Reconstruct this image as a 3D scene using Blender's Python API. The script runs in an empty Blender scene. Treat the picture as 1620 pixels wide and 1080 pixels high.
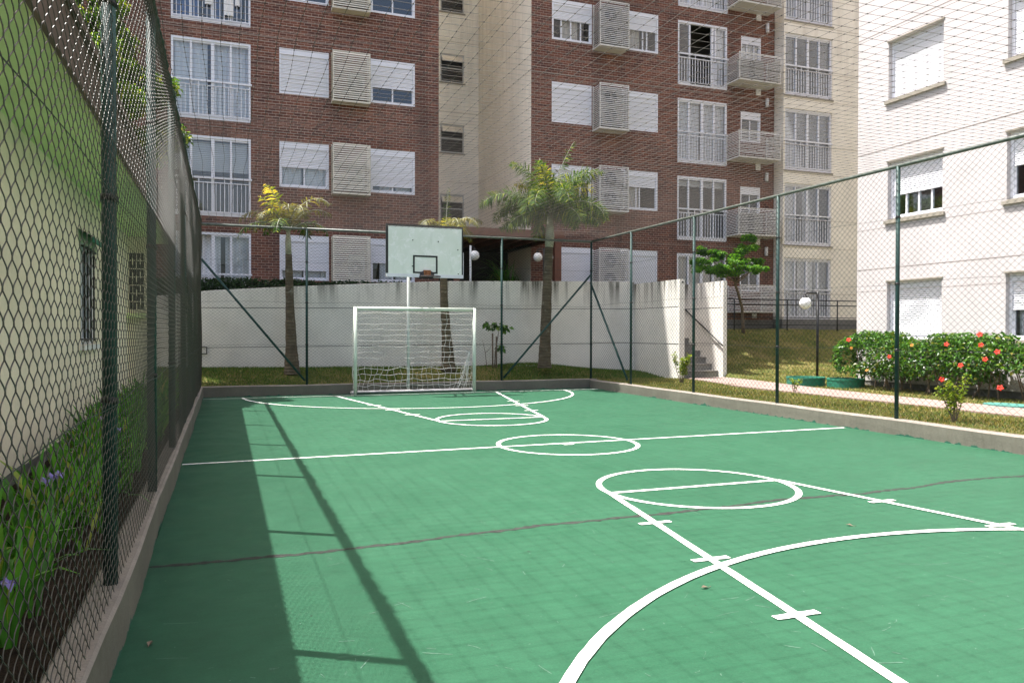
import bpy, math, random
import numpy as np
from mathutils import Vector, Matrix

random.seed(7)
RNG = np.random.default_rng(7)
R = math.radians
S = bpy.context.scene
COL = S.collection

# ------------------------------------------------------------------ camera
cam_d = bpy.data.cameras.new("camera")
cam_d.sensor_width = 36.0
cam_d.lens = 36.0 * 1232.5 / 1620.0
cam_d.clip_start = 0.05
cam_d.clip_end = 3000
cam = bpy.data.objects.new("camera", cam_d)
COL.objects.link(cam)
_yaw, _pit, _rol = R(20.226), R(-0.686), R(0.109)
_f = Vector((math.sin(_yaw) * math.cos(_pit), math.cos(_yaw) * math.cos(_pit), math.sin(_pit)))
_r = Vector((math.cos(_yaw), -math.sin(_yaw), 0))
_u = _r.cross(_f)
_r2 = _r * math.cos(_rol) + _u * math.sin(_rol)
_u2 = -_r * math.sin(_rol) + _u * math.cos(_rol)
M = Matrix((( _r2.x, _u2.x, -_f.x, 0.0), (_r2.y, _u2.y, -_f.y, 0.0), (_r2.z, _u2.z, -_f.z, 1.45), (0, 0, 0, 1)))
cam.matrix_world = M
S.camera = cam

# ------------------------------------------------------------------ light
SUN_TO = Vector((-0.335, 0.21, 1.0)).normalized()
W_ = bpy.data.worlds.new("World")
S.world = W_
W_.use_nodes = True
nt = W_.node_tree
nt.nodes.clear()
sky = nt.nodes.new("ShaderNodeTexSky")
sky.sky_type = 'NISHITA'
sky.sun_disc = False
sky.sun_elevation = math.asin(SUN_TO.z)
sky.sun_rotation = math.atan2(SUN_TO.x, SUN_TO.y)
sky.air_density = 1.0
sky.dust_density = 5.0
sky.ozone_density = 0.6
bg = nt.nodes.new("ShaderNodeBackground")
bg.inputs["Strength"].default_value = 0.15
out = nt.nodes.new("ShaderNodeOutputWorld")
nt.links.new(sky.outputs[0], bg.inputs["Color"])
nt.links.new(bg.outputs[0], out.inputs["Surface"])

sun_d = bpy.data.lights.new("sun", 'SUN')
sun_d.energy = 4.7
sun_d.angle = R(0.45)
sun_d.color = (1.0, 0.97, 0.925)
sun = bpy.data.objects.new("sun", sun_d)
sun.rotation_euler = SUN_TO.to_track_quat('Z', 'Y').to_euler()
sun.location = (-20, 12, 60)
COL.objects.link(sun)

S.view_settings.view_transform = 'Standard'
S.view_settings.look = 'None'
S.view_settings.gamma = 1.0
S.view_settings.use_curve_mapping = False
S.view_settings.exposure = 1.33
S.cycles.max_bounces = 10
S.cycles.diffuse_bounces = 5
S.cycles.transparent_max_bounces = 24
S.cycles.transmission_bounces = 6
S.cycles.sample_clamp_indirect = 6.0

# ------------------------------------------------------------------ mesh helpers
class MB:
    """collects boxes, tubes and polygons and links them as one mesh"""
    def __init__(s):
        s.v, s.f, s.m, s.sm = [], [], [], []
    def add(s, vs, fs, mi=0, smooth=False):
        o = len(s.v)
        s.v.extend([tuple(p) for p in vs])
        for f in fs:
            s.f.append(tuple(i + o for i in f)); s.m.append(mi); s.sm.append(smooth)
        return s
    def box(s, x0, x1, y0, y1, z0, z1, mi=0):
        vs = [(x0,y0,z0),(x1,y0,z0),(x1,y1,z0),(x0,y1,z0),(x0,y0,z1),(x1,y0,z1),(x1,y1,z1),(x0,y1,z1)]
        return s.add(vs, [(3,2,1,0),(4,5,6,7),(0,1,5,4),(1,2,6,5),(2,3,7,6),(3,0,4,7)], mi)
    def quad(s, a, b, c, d, mi=0):
        return s.add([a,b,c,d], [(0,1,2,3)], mi)
    def prism(s, poly, z0, z1, mi=0):
        n = len(poly)
        vs = [(p[0],p[1],z0) for p in poly] + [(p[0],p[1],z1) for p in poly]
        fs = [tuple(range(n-1,-1,-1)), tuple(range(n,2*n))] + [(i,(i+1)%n,n+(i+1)%n,n+i) for i in range(n)]
        return s.add(vs, fs, mi)
    def obox(s, a, b, w, h, mi=0):
        """bar of section w x h from a to b"""
        a, b = Vector(a), Vector(b)
        d = (b-a).normalized()
        ref = Vector((0,0,1)) if abs(d.z) < 0.95 else Vector((0,1,0))
        sx = d.cross(ref).normalized()*w/2
        sy = sx.cross(d).normalized()*h/2
        vs = [a-sx-sy,a+sx-sy,a+sx+sy,a-sx+sy,b-sx-sy,b+sx-sy,b+sx+sy,b-sx+sy]
        return s.add(vs, [(3,2,1,0),(4,5,6,7),(0,1,5,4),(1,2,6,5),(2,3,7,6),(3,0,4,7)], mi)
    def tube(s, pts, r, n=10, mi=0, caps=True, smooth=True):
        pts = [Vector(p) for p in pts]
        rs = r if isinstance(r, (list, tuple)) else [r]*len(pts)
        vs, fs = [], []
        prev = None
        for i, p in enumerate(pts):
            t = (pts[min(i+1,len(pts)-1)] - pts[max(i-1,0)]).normalized()
            if prev is None:
                ref = Vector((0,0,1)) if abs(t.z) < 0.9 else Vector((1,0,0))
                nx = t.cross(ref).normalized()
            else:
                nx = (prev - t*prev.dot(t)).normalized()
            prev = nx
            ny = t.cross(nx)
            for k in range(n):
                a = 2*math.pi*k/n
                vs.append(p + nx*math.cos(a)*rs[i] + ny*math.sin(a)*rs[i])
        for i in range(len(pts)-1):
            for k in range(n):
                k2 = (k+1) % n
                fs.append((i*n+k, i*n+k2, (i+1)*n+k2, (i+1)*n+k))
        s.add(vs, fs, mi, smooth)
        if caps:
            o = len(s.v) - len(vs)
            s.f.append(tuple(o+k for k in range(n-1,-1,-1))); s.m.append(mi); s.sm.append(False)
            e = o+(len(pts)-1)*n
            s.f.append(tuple(e+k for k in range(n))); s.m.append(mi); s.sm.append(False)
        return s
    def ball(s, c, r, nu=20, nv=12, mi=0):
        vs, fs = [], []
        for j in range(nv+1):
            th = math.pi*j/nv
            for i in range(nu):
                ph = 2*math.pi*i/nu
                vs.append((c[0]+r*math.sin(th)*math.cos(ph), c[1]+r*math.sin(th)*math.sin(ph), c[2]+r*math.cos(th)))
        for j in range(nv):
            for i in range(nu):
                fs.append((j*nu+i, (j+1)*nu+i, (j+1)*nu+(i+1)%nu, j*nu+(i+1)%nu))
        return s.add(vs, fs, mi, True)
    def build(s, name, mats, parent=None, loc=(0,0,0)):
        """vertices are local to loc (world coordinates); parent may sit anywhere"""
        me = bpy.data.meshes.new(name)
        me.from_pydata(s.v, [], s.f)
        if not isinstance(mats, (list, tuple)): mats = [mats]
        for m in mats: me.materials.append(m)
        me.polygons.foreach_set("material_index", s.m)
        me.polygons.foreach_set("use_smooth", s.sm)
        me.update()
        return link(name, me, parent, loc)

WL = {}
def link(name, me, parent=None, loc=(0,0,0)):
    o = bpy.data.objects.new(name, me)
    COL.objects.link(o)
    loc = Vector(loc)
    WL[o.name] = loc
    if parent is not None:
        o.parent = parent
        o.location = loc - WL[parent.name]
    else:
        o.location = loc
    return o

def tag(o, label=None, cat=None, group=None, kind=None):
    if label: o["label"] = label
    if cat: o["category"] = cat
    if group: o["group"] = group
    if kind: o["kind"] = kind
    return o

def thing(name, label, cat, loc=(0,0,0), group=None):
    o = bpy.data.objects.new(name, None)
    o.empty_display_size = 0.2
    COL.objects.link(o)
    o.location = loc
    WL[o.name] = Vector(loc)
    return tag(o, label, cat, group)

def dup(o, parent, loc):
    """copy of a part with its sub-parts, moved to world position loc"""
    c = o.copy(); COL.objects.link(c)
    c.parent = parent
    WL[c.name] = Vector(loc)
    c.location = Vector(loc) - WL[parent.name]
    for ch in o.children:
        d = ch.copy(); COL.objects.link(d); d.parent = c
        WL[d.name] = Vector(loc) + d.location
    return c

def np_mesh(name, V, F, mat, parent=None, loc=(0,0,0), smooth=True):
    """V (n,3), F (m,k) numpy -> one mesh object"""
    me = bpy.data.meshes.new(name)
    V = np.ascontiguousarray(V, dtype=np.float32); F = np.ascontiguousarray(F, dtype=np.int32)
    m, k = F.shape
    me.vertices.add(len(V)); me.vertices.foreach_set("co", V.ravel())
    me.loops.add(m*k); me.loops.foreach_set("vertex_index", F.ravel())
    me.polygons.add(m)
    me.polygons.foreach_set("loop_start", np.arange(0, m*k, k, dtype=np.int32))
    me.polygons.foreach_set("use_smooth", np.full(m, smooth))
    me.materials.append(mat)
    me.update(calc_edges=True)
    me.validate()
    return link(name, me, parent, loc)

def wires(P, r, k=3, normal=(1,0,0)):
    """P (N,M,3) polylines -> verts, faces of thin tubes"""
    N, Mn, _ = P.shape
    T = np.empty_like(P)
    T[:,1:-1] = P[:,2:] - P[:,:-2]; T[:,0] = P[:,1]-P[:,0]; T[:,-1] = P[:,-1]-P[:,-2]
    T /= np.linalg.norm(T, axis=2, keepdims=True) + 1e-9
    n = np.array(normal, float)
    B = np.cross(T, n); B /= np.linalg.norm(B, axis=2, keepdims=True) + 1e-9
    n2 = np.cross(B, T)
    ang = 2*np.pi*np.arange(k)/k
    V = P[:,:,None,:] + r*(np.cos(ang)[None,None,:,None]*n2[:,:,None,:] + np.sin(ang)[None,None,:,None]*B[:,:,None,:])
    idx = np.arange(N*Mn*k).reshape(N, Mn, k)
    a = idx[:,:-1,:]; b = np.roll(a, -1, axis=2); d = idx[:,1:,:]; c = np.roll(d, -1, axis=2)
    F = np.stack([a,b,c,d], axis=-1).reshape(-1,4)
    return V.reshape(-1,3), F

def join(parts):
    Vs, Fs, o = [], [], 0
    for V, F in parts:
        Vs.append(V); Fs.append(F+o); o += len(V)
    return np.concatenate(Vs), np.concatenate(Fs)

# ------------------------------------------------------------------ materials
class NT:
    def __init__(s, name):
        s.mat = bpy.data.materials.new(name); s.mat.use_nodes = True
        s.t = s.mat.node_tree
        s.b = s.t.nodes["Principled BSDF"]
        s.o = s.t.nodes["Material Output"]
    def n(s, kind, **kw):
        nd = s.t.nodes.new(kind)
        for k, v in kw.items(): setattr(nd, k, v)
        return nd
    def l(s, a, b): s.t.links.new(a, b)
    def coords(s, scale=(1,1,1), world=True):
        mp = s.n("ShaderNodeMapping")
        mp.inputs["Scale"].default_value = scale
        if world:
            g = s.n("ShaderNodeNewGeometry"); s.l(g.outputs["Position"], mp.inputs["Vector"])
        else:
            g = s.n("ShaderNodeTexCoord"); s.l(g.outputs["Object"], mp.inputs["Vector"])
        return mp.outputs[0]
    def noise(s, scale, detail=4, rough=.55, vec=None, dist=0):
        nd = s.n("ShaderNodeTexNoise")
        nd.inputs["Scale"].default_value = scale; nd.inputs["Detail"].default_value = detail
        nd.inputs["Roughness"].default_value = rough; nd.inputs["Distortion"].default_value = dist
        s.l(vec if vec is not None else s.coords(), nd.inputs["Vector"])
        return nd.outputs["Fac"]
    def ramp(s, fac, stops, interp='LINEAR'):
        nd = s.n("ShaderNodeValToRGB")
        nd.color_ramp.interpolation = interp
        e = nd.color_ramp.elements
        while len(e) < len(stops): e.new(0.5)
        for el, (p, c) in zip(e, stops):
            el.position = p
            el.color = (c[0], c[1], c[2], 1) if isinstance(c, (tuple, list)) else (c, c, c, 1)
        s.l(fac, nd.inputs["Fac"])
        return nd.outputs["Color"]
    def mix(s, fac, a, b, blend='MIX'):
        nd = s.n("ShaderNodeMix", data_type='RGBA', blend_type=blend)
        for sock, v in ((nd.inputs["Factor"], fac), (nd.inputs["A"], a), (nd.inputs["B"], b)):
            pass
        ins = {"f": nd.inputs[0], "a": nd.inputs[6], "b": nd.inputs[7]}
        for k, v in (("f", fac), ("a", a), ("b", b)):
            if isinstance(v, (int, float)):
                ins[k].default_value = v if k == "f" else (v, v, v, 1)
            elif isinstance(v, (tuple, list)):
                ins[k].default_value = (v[0], v[1], v[2], 1)
            else:
                s.l(v, ins[k])
        return nd.outputs[2]
    def math(s, op, a, b=0.0):
        nd = s.n("ShaderNodeMath", operation=op)
        for i, v in enumerate((a, b)):
            if isinstance(v, (int, float)): nd.inputs[i].default_value = v
            else: s.l(v, nd.inputs[i])
        return nd.outputs[0]
    def bump(s, h, strength=.3, dist=.01):
        nd = s.n("ShaderNodeBump")
        nd.inputs["Strength"].default_value = strength; nd.inputs["Distance"].default_value = dist
        s.l(h, nd.inputs["Height"]); s.l(nd.outputs[0], s.b.inputs["Normal"])
    def set(s, color=None, rough=None, spec=None, metal=None):
        for key, v in (("Base Color", color), ("Roughness", rough), ("Specular IOR Level", spec), ("Metallic", metal)):
            if v is None: continue
            if isinstance(v, (int, float)): s.b.inputs[key].default_value = v
            elif isinstance(v, (tuple, list)): s.b.inputs[key].default_value = (v[0], v[1], v[2], 1)
            else: s.l(v, s.b.inputs[key])
        return s

def plain(name, col, rough=.6, var=.12, scale=6, bump=0, bscale=60, spec=.4, metal=0, fine=0):
    m = NT(name)
    f = m.noise(scale, 5)
    lo = tuple(c*(1-var) for c in col); hi = tuple(min(1, c*(1+var)) for c in col)
    c = m.ramp(f, [(.3, lo), (.7, hi)])
    if fine:
        c = m.mix(m.ramp(m.noise(scale*18, 3), [(.45, 0.), (.75, fine)]), c, tuple(x*.45 for x in col))
    m.set(c, rough, spec, metal)
    if bump: m.bump(m.noise(bscale, 4), bump, .01)
    return m.mat

def leafmat(name, stops, trans=.35, rough=.45, spec=.35, tcol=None):
    m = NT(name)
    g = m.n("ShaderNodeNewGeometry")
    c = m.ramp(g.outputs["Random Per Island"], stops)
    m.set(c, rough, spec)
    tr = m.n("ShaderNodeBsdfTranslucent")
    tc = m.mix(1.0, c, tcol or (1.5, 1.35, .7), 'MULTIPLY')
    m.l(tc, tr.inputs["Color"])
    ms = m.n("ShaderNodeMixShader"); ms.inputs[0].default_value = trans
    m.l(m.b.outputs[0], ms.inputs[1]); m.l(tr.outputs[0], ms.inputs[2])
    m.l(ms.outputs[0], m.o.inputs["Surface"])
    return m.mat

def glassmat(name, tint=(.95,.965,.975), base=.015):
    m = NT(name)
    m.t.nodes.remove(m.b)
    fr = m.n("ShaderNodeFresnel"); fr.inputs["IOR"].default_value = 1.5
    fac = m.math('ADD', m.math('MULTIPLY', fr.outputs[0], .85), base)
    tr = m.n("ShaderNodeBsdfTransparent"); tr.inputs[0].default_value = (*tint, 1)
    gl = m.n("ShaderNodeBsdfGlossy"); gl.inputs["Roughness"].default_value = .02
    gl.inputs[0].default_value = (.95, .97, 1, 1)
    ms = m.n("ShaderNodeMixShader")
    m.l(fac, ms.inputs[0]); m.l(tr.outputs[0], ms.inputs[1]); m.l(gl.outputs[0], ms.inputs[2])
    m.l(ms.outputs[0], m.o.inputs["Surface"])
    return m.mat

def brickmat():
    m = NT("red_brick")
    g = m.n("ShaderNodeNewGeometry")
    sp = m.n("ShaderNodeSeparateXYZ"); m.l(g.outputs["Position"], sp.inputs[0])
    cb = m.n("ShaderNodeCombineXYZ")
    m.l(m.math('ADD', sp.outputs[0], sp.outputs[1]), cb.inputs[0]); m.l(sp.outputs[2], cb.inputs[1])
    b = m.n("ShaderNodeTexBrick")
    b.offset = .5
    b.inputs["Scale"].default_value = 1.0
    b.inputs["Brick Width"].default_value = .205
    b.inputs["Row Height"].default_value = .077
    b.inputs["Mortar Size"].default_value = .006
    b.inputs["Mortar Smooth"].default_value = .2
    b.inputs["Bias"].default_value = -.1
    b.inputs["Color1"].default_value = (.185, .075, .050, 1)
    b.inputs["Color2"].default_value = (.088, .042, .036, 1)
    b.inputs["Mortar"].default_value = (.42, .31, .25, 1)
    m.l(cb.outputs[0], b.inputs["Vector"])
    n1 = m.noise(.9, 4)
    c = m.mix(.55, b.outputs["Color"], m.ramp(n1, [(.3, (.62,.60,.62)), (.7, (1.25,1.2,1.15))]), 'MULTIPLY')
    n2 = m.noise(9, 3)
    c = m.mix(.5, c, m.ramp(n2, [(.3, .65), (.7, 1.25)]), 'MULTIPLY')
    # pale efflorescence patches
    n3 = m.ramp(m.noise(.55, 3, vec=m.coords((1,1,1.3))), [(.70, 0.), (.78, 1.)])
    c = m.mix(m.math('MULTIPLY', n3, m.math('MULTIPLY', b.outputs["Fac"], .7)), c, (.55,.45,.42))
    st = m.ramp(m.noise(1.0, 5, .6, vec=m.coords((1.6, 1.6, .12))), [(.52, 0.), (.70, .45)])
    c = m.mix(st, c, (.060,.036,.032))
    m.set(c, .85, .25)
    m.bump(m.math('SUBTRACT', 1.0, b.outputs["Fac"]), .5, .006)
    return m.mat

def courtmat():
    m = NT("court_green_paint")
    big = m.noise(.55, 5)
    c = m.ramp(big, [(.3, (.0175,.079,.040)), (.7, (.0215,.091,.047))])
    mid = m.noise(4.5, 6, .62)
    c = m.mix(.32, c, m.ramp(mid, [(.28, .70), (.72, 1.22)]), 'MULTIPLY')
    c = m.mix(.40, c, m.ramp(m.noise(2.2, 6, .72, vec=m.coords((2.6, 11, 1)), dist=.5), [(.3, .72), (.7, 1.22)]), 'MULTIPLY')
    fine = m.noise(85, 3, .7)
    c = m.mix(.55, c, m.ramp(fine, [(.3, .72), (.7, 1.22)]), 'MULTIPLY')
    # pale scuffs: short stretched marks, two directions
    for vec, th in (((2.2, 14, 1), .655), ((13, 2.0, 1), .66), ((6, 6, 1), .69)):
        s1 = m.ramp(m.noise(1.6, 6, .75, vec=m.coords(vec), dist=1.2), [(th, 0.), (th+.05, .5)])
        c = m.mix(s1, c, (.075,.15,.105))
    sp = m.ramp(m.noise(38, 2, .5), [(.755, 0.), (.79, .6)])
    c = m.mix(sp, c, (.17,.25,.20))
    dk = m.ramp(m.noise(1.7, 6, .7, dist=.8), [(.62, 0.), (.74, .35)])
    c = m.mix(dk, c, (.012,.054,.030))
    dot = m.ramp(m.noise(21, 1, .4), [(.80, 0.), (.82, .8)])
    c = m.mix(dot, c, (.02,.03,.02))
    m.set(c, m.ramp(m.noise(2.2, 5, .6), [(.3, .50), (.7, .68)]), .22)
    m.bump(m.noise(140, 3, .6), .16, .004)
    return m.mat

def linemat():
    m = NT("court_line_paint")
    c = m.ramp(m.noise(3, 5), [(.3, (.70,.71,.66)), (.7, (.82,.82,.78))])
    w = m.ramp(m.noise(26, 5, .7), [(.60, 0.), (.70, .65)])
    c = m.mix(w, c, (.16,.32,.22))
    m.set(c, .5, .4); m.bump(m.noise(140, 3), .15, .004)
    return m.mat

def wallmat(name, col, stain=.5, topz=2.9, stain_col=(.10,.095,.08), rough=.9, reach=1.0):
    """painted concrete, runs of dirt drawn down from the coping"""
    m = NT(name)
    c = m.ramp(m.noise(1.1, 6, .6), [(.28, tuple(x*.86 for x in col)), (.72, tuple(min(1,x*1.07) for x in col))])
    c = m.mix(.4, c, m.ramp(m.noise(30, 4), [(.3, .85), (.7, 1.1)]), 'MULTIPLY')
    g = m.n("ShaderNodeNewGeometry"); sp = m.n("ShaderNodeSeparateXYZ"); m.l(g.outputs["Position"], sp.inputs[0])
    run = m.noise(1.0, 5, .65, vec=m.coords((4.2, 4.2, .28)))
    mr = m.n("ShaderNodeMapRange"); m.l(sp.outputs[2], mr.inputs[0])
    mr.inputs[1].default_value = topz - reach; mr.inputs[2].default_value = topz
    h = m.math('POWER', mr.outputs[0], 1.6)
    st = m.math('MULTIPLY', m.ramp(run, [(.48, 0.), (.62, 1.)]), h)
    c = m.mix(m.math('MULTIPLY', st, stain), c, stain_col)
    blot = m.ramp(m.noise(.8, 5, .6, vec=m.coords((1,1,1.6))), [(.55, 0.), (.75, .25*stain)])
    c = m.mix(blot, c, tuple(x*.55 for x in col))
    m.set(c, rough, .25)
    m.bump(m.noise(45, 5, .6), .22, .012)
    return m.mat

def soilgrass(name, stops, sc=1.3):
    m = NT(name)
    c = m.ramp(m.noise(sc, 7, .68), stops)
    c = m.mix(.7, c, m.ramp(m.noise(55, 4, .7), [(.3, .5), (.7, 1.35)]), 'MULTIPLY')
    m.set(c, .95, .15); m.bump(m.noise(38, 6, .7), .8, .04)
    return m.mat

MT = {}
MT['brick'] = brickmat()
MT['court'] = courtmat()
MT['line'] = linemat()
MT['seam'] = plain("seam_mortar", (.024,.026,.022), .9, .6, 22, .5, 70)
MT['kerb'] = wallmat("kerb_paint", (.36,.34,.27), .5, .25, (.16,.15,.12), reach=.3)
MT['kerb_top'] = plain("kerb_top_concrete", (.235,.205,.175), .9, .2, 5, .4, 60, fine=.4)
MT['retain'] = wallmat("retaining_wall_paint", (.78,.75,.69), 1.0, 2.80, (.13,.125,.105), reach=.9)
MT['cream'] = wallmat("cream_render", (.88,.82,.71), .22, 12, (.42,.35,.27), reach=8)
MT['white_wall'] = wallmat("white_render", (.535,.505,.50), .08, 30, (.5,.45,.4), reach=10)
MT['house_wall'] = wallmat("house_cream_paint", (.88,.80,.63), .2, 3.2, (.4,.38,.25))
MT['soffit'] = plain("soffit_green_bounce", (.78,.88,.48), .7, .08, 2)  # green bounce from the court put into the cream soffit's colour
MT['fascia'] = plain("fascia_brown", (.13,.085,.068), .6, .15, 4)
MT['tile'] = plain("roof_tile", (.24,.11,.07), .85, .3, 7, .4, 30)
MT['plinth'] = plain("grey_plinth", (.16,.155,.145), .9, .15, 3, .3, 40)
MT['dark_room'] = plain("room_interior", (.10,.095,.09), .9, .15, 1)
MT['alu'] = plain("white_aluminium", (.74,.74,.78), .4, .03, 2, spec=.5)
MT['shutter'] = plain("roller_shutter_white", (.76,.76,.80), .5, .03, 2)
MT['sill'] = plain("stone_sill", (.28,.255,.21), .8, .15, 8)
MT['curtain'] = plain("curtain_cloth", (.82,.81,.82), .9, .06, 2)
MT['curtain_beige'] = plain("curtain_beige", (.72,.66,.60), .9, .08, 2)
MT['blind'] = plain("blind_white", (.74,.73,.72), .7, .04, 2)
MT['cloth_blue'] = plain("blue_cloth", (.10,.16,.33), .9, .2, 2)
MT['louver_b'] = plain("louver_beige", (.66,.62,.52), .55, .06, 3)
MT['louver_g'] = plain("louver_grey", (.62,.60,.56), .55, .06, 3)
MT['ac'] = plain("ac_casing_shaded", (.30,.29,.28), .5, .04, 2)  # casing colour darkened for the shade inside the slatted boxes
MT['black'] = plain("black_metal", (.012,.012,.013), .45, .2, 6)
MT['fan'] = plain("fan_dark", (.03,.03,.03), .6, .1, 4)
MT['pipe'] = plain("green_fence_pipe", (.013,.048,.042), .55, .35, 9, .15, 90, spec=.35, fine=.3)
MT['rail'] = plain("fence_rail_sunlit", (.12,.14,.12), .45, .4, 12, .2, 60, spec=.5, fine=.5)  # paler than the posts, the rails' sunlit tops put into the colour
MT['wire'] = plain("coated_wire", (.022,.028,.024), .5, .3, 30, spec=.4)
MT['wire_left'] = plain("left_fence_wire", (.060,.053,.044), .38, .3, 30, spec=.6)  # browner, paler wire colour for the left fence mesh
MT['cord'] = plain("net_cord", (.085,.075,.065), .8, .3, 40)
MT['goal'] = plain("goal_white_paint", (.62,.68,.58), .45, .1, 5, spec=.45, fine=.45)
MT['gnet'] = plain("goal_net_twine", (.72,.70,.66), .9, .1, 20)
MT['rust'] = plain("rusty_steel", (.22,.085,.035), .8, .5, 18, .4, 60)
MT['pole'] = plain("pole_white_paint", (.60,.62,.60), .5, .08, 5, fine=.3)
MT['pergola'] = plain("pergola_red_wood", (.15,.058,.035), .6, .2, 6)
MT['globe'] = plain("globe_opal", (.78,.77,.74), .25, .03, 3)
MT['concrete'] = plain("stair_concrete", (.25,.235,.21), .9, .2, 4, .4, 50, fine=.4)
MT['path'] = plain("path_pink_paving", (.275,.20,.175), .9, .14, 3, .3, 60, fine=.35)
MT['tub'] = plain("green_concrete_tub", (.020,.15,.095), .6, .25, 7, .2, 40)
MT['soil'] = soilgrass("dark_soil", [(.3, (.018,.012,.008)), (.55, (.045,.030,.020)), (.8, (.09,.065,.045))], 5)
MT['lawn'] = soilgrass("lawn", [(.28, (.055,.085,.018)), (.46, (.125,.13,.036)), (.60, (.22,.18,.068)), (.8, (.28,.21,.10))])
MT['terrace'] = soilgrass("terrace_ground", [(.3, (.06,.06,.035)), (.7, (.12,.11,.07))])
MT['blade'] = leafmat("grass_blade", [(0, (.05,.11,.018)), (.4, (.12,.17,.03)), (.7, (.24,.21,.065)), (1, (.35,.27,.12))], .3, .6)
MT['blade_g'] = leafmat("grass_blade_green", [(0, (.03,.085,.012)), (.6, (.075,.17,.022)), (.85, (.13,.19,.03)), (1, (.30,.22,.09))], .3, .6)
MT['iris'] = leafmat("iris_leaf", [(0, (.04,.14,.018)), (.5, (.08,.27,.028)), (.9, (.15,.38,.04)), (1, (.40,.36,.09))], .3, .4)
MT['iris_fl'] = leafmat("iris_petal", [(0, (.20,.15,.52)), (.7, (.38,.30,.70)), (1, (.7,.65,.75))], .3, .7, tcol=(1,1,1))
MT['palm'] = leafmat("palm_leaf", [(0, (.018,.055,.010)), (.5, (.050,.115,.015)), (.80, (.12,.19,.02)), (1, (.30,.32,.035))], .35, .6, .15)
MT['palm_y'] = leafmat("palm_leaf_young", [(0, (.10,.17,.02)), (.45, (.28,.30,.025)), (.8, (.46,.40,.04)), (1, (.58,.46,.08))], .5, .45)
MT['palm_o'] = leafmat("palm_leaf_olive", [(0, (.07,.08,.015)), (.6, (.15,.15,.022)), (1, (.24,.20,.04))], .4, .5)
MT['tree_leaf'] = leafmat("tree_leaf", [(0, (.035,.13,.012)), (.6, (.09,.25,.022)), (1, (.19,.36,.045))], .4, .45)
MT['lt_leaf'] = leafmat("tree_leaf_mixed", [(0, (.02,.06,.012)), (.5, (.08,.19,.02)), (.85, (.20,.32,.035)), (1, (.40,.42,.06))], .45, .4)
MT['hib'] = leafmat("hibiscus_leaf", [(0, (.018,.06,.010)), (.5, (.055,.155,.018)), (.9, (.12,.27,.03)), (1, (.25,.22,.035))], .28, .32, .5)
MT['dark_leaf'] = leafmat("hedge_leaf_dark", [(0, (.008,.026,.008)), (.7, (.018,.055,.014)), (1, (.035,.09,.02))], .2, .5)
MT['shrub'] = leafmat("shrub_leaf_light", [(0, (.10,.20,.015)), (.6, (.24,.34,.025)), (1, (.40,.42,.06))], .35, .45)
MT['petal'] = leafmat("hibiscus_petal", [(0, (.62,.025,.012)), (1, (.75,.06,.03))], .3, .6, tcol=(1.2,.5,.4))
MT['petal_y'] = leafmat("faded_flower", [(0, (.50,.20,.03)), (1, (.60,.30,.05))], .3, .6, tcol=(1.2,.7,.4))
MT['stem'] = plain("woody_stem", (.16,.12,.085), .9, .3, 20)
MT['trunk_g'] = None
MT['wjoint'] = plain("white_joint", (.22,.19,.17), .9, .1)
MT['cjoint'] = plain("render_joint", (.34,.29,.23), .9, .1)
MT['glass'] = glassmat("window_glass")
MT['glass_d'] = glassmat("window_glass_dark", (.35,.38,.42), .03)

def trunkmat(name, lo, hi):
    m = NT(name)
    c = m.ramp(m.noise(3, 6, .65, vec=m.coords((1.2,1.2,3.0))), [(.3, lo), (.7, hi)])
    w = m.n("ShaderNodeTexWave", wave_type='BANDS', bands_direction='Z')
    w.inputs["Scale"].default_value = 4.0; w.inputs["Distortion"].default_value = 2.5; w.inputs["Detail"].default_value = 3
    m.l(m.coords(), w.inputs["Vector"])
    c = m.mix(.45, c, m.ramp(w.outputs["Fac"], [(0, .55), (.35, 1.15)]), 'MULTIPLY')
    lich = m.ramp(m.noise(7, 5, .7), [(.6, 0.), (.72, .7)])
    c = m.mix(lich, c, (.33,.33,.27))
    m.set(c, .9, .2); m.bump(w.outputs["Fac"], .4, .02)
    return m.mat
MT['trunk'] = trunkmat("palm_trunk", (.075,.058,.040), (.16,.13,.085))
MT['crownshaft'] = plain("palm_crownshaft", (.36,.36,.27), .6, .25, 7)
MT['bark'] = trunkmat("tree_bark", (.13,.095,.07), (.24,.18,.13))

def boardmat():
    m = NT("backboard_weathered")
    c = m.ramp(m.noise(3, 6, .65), [(.3, (.66,.72,.63)), (.7, (.75,.79,.73))])
    c = m.mix(m.ramp(m.noise(7, 5, .7, dist=.6), [(.54, 0.), (.64, .7)]), c, (.84,.86,.83))
    c = m.mix(m.ramp(m.noise(60, 2, .6), [(.72, 0.), (.80, .6)]), c, (.25,.28,.24))
    c = m.mix(m.ramp(m.noise(2.5, 5, .7, vec=m.coords((3,1,.5))), [(.60, 0.), (.75, .35)]), c, (.40,.48,.38))
    m.set(c, .6, .3)
    return m.mat
MT['board'] = boardmat()

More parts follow.
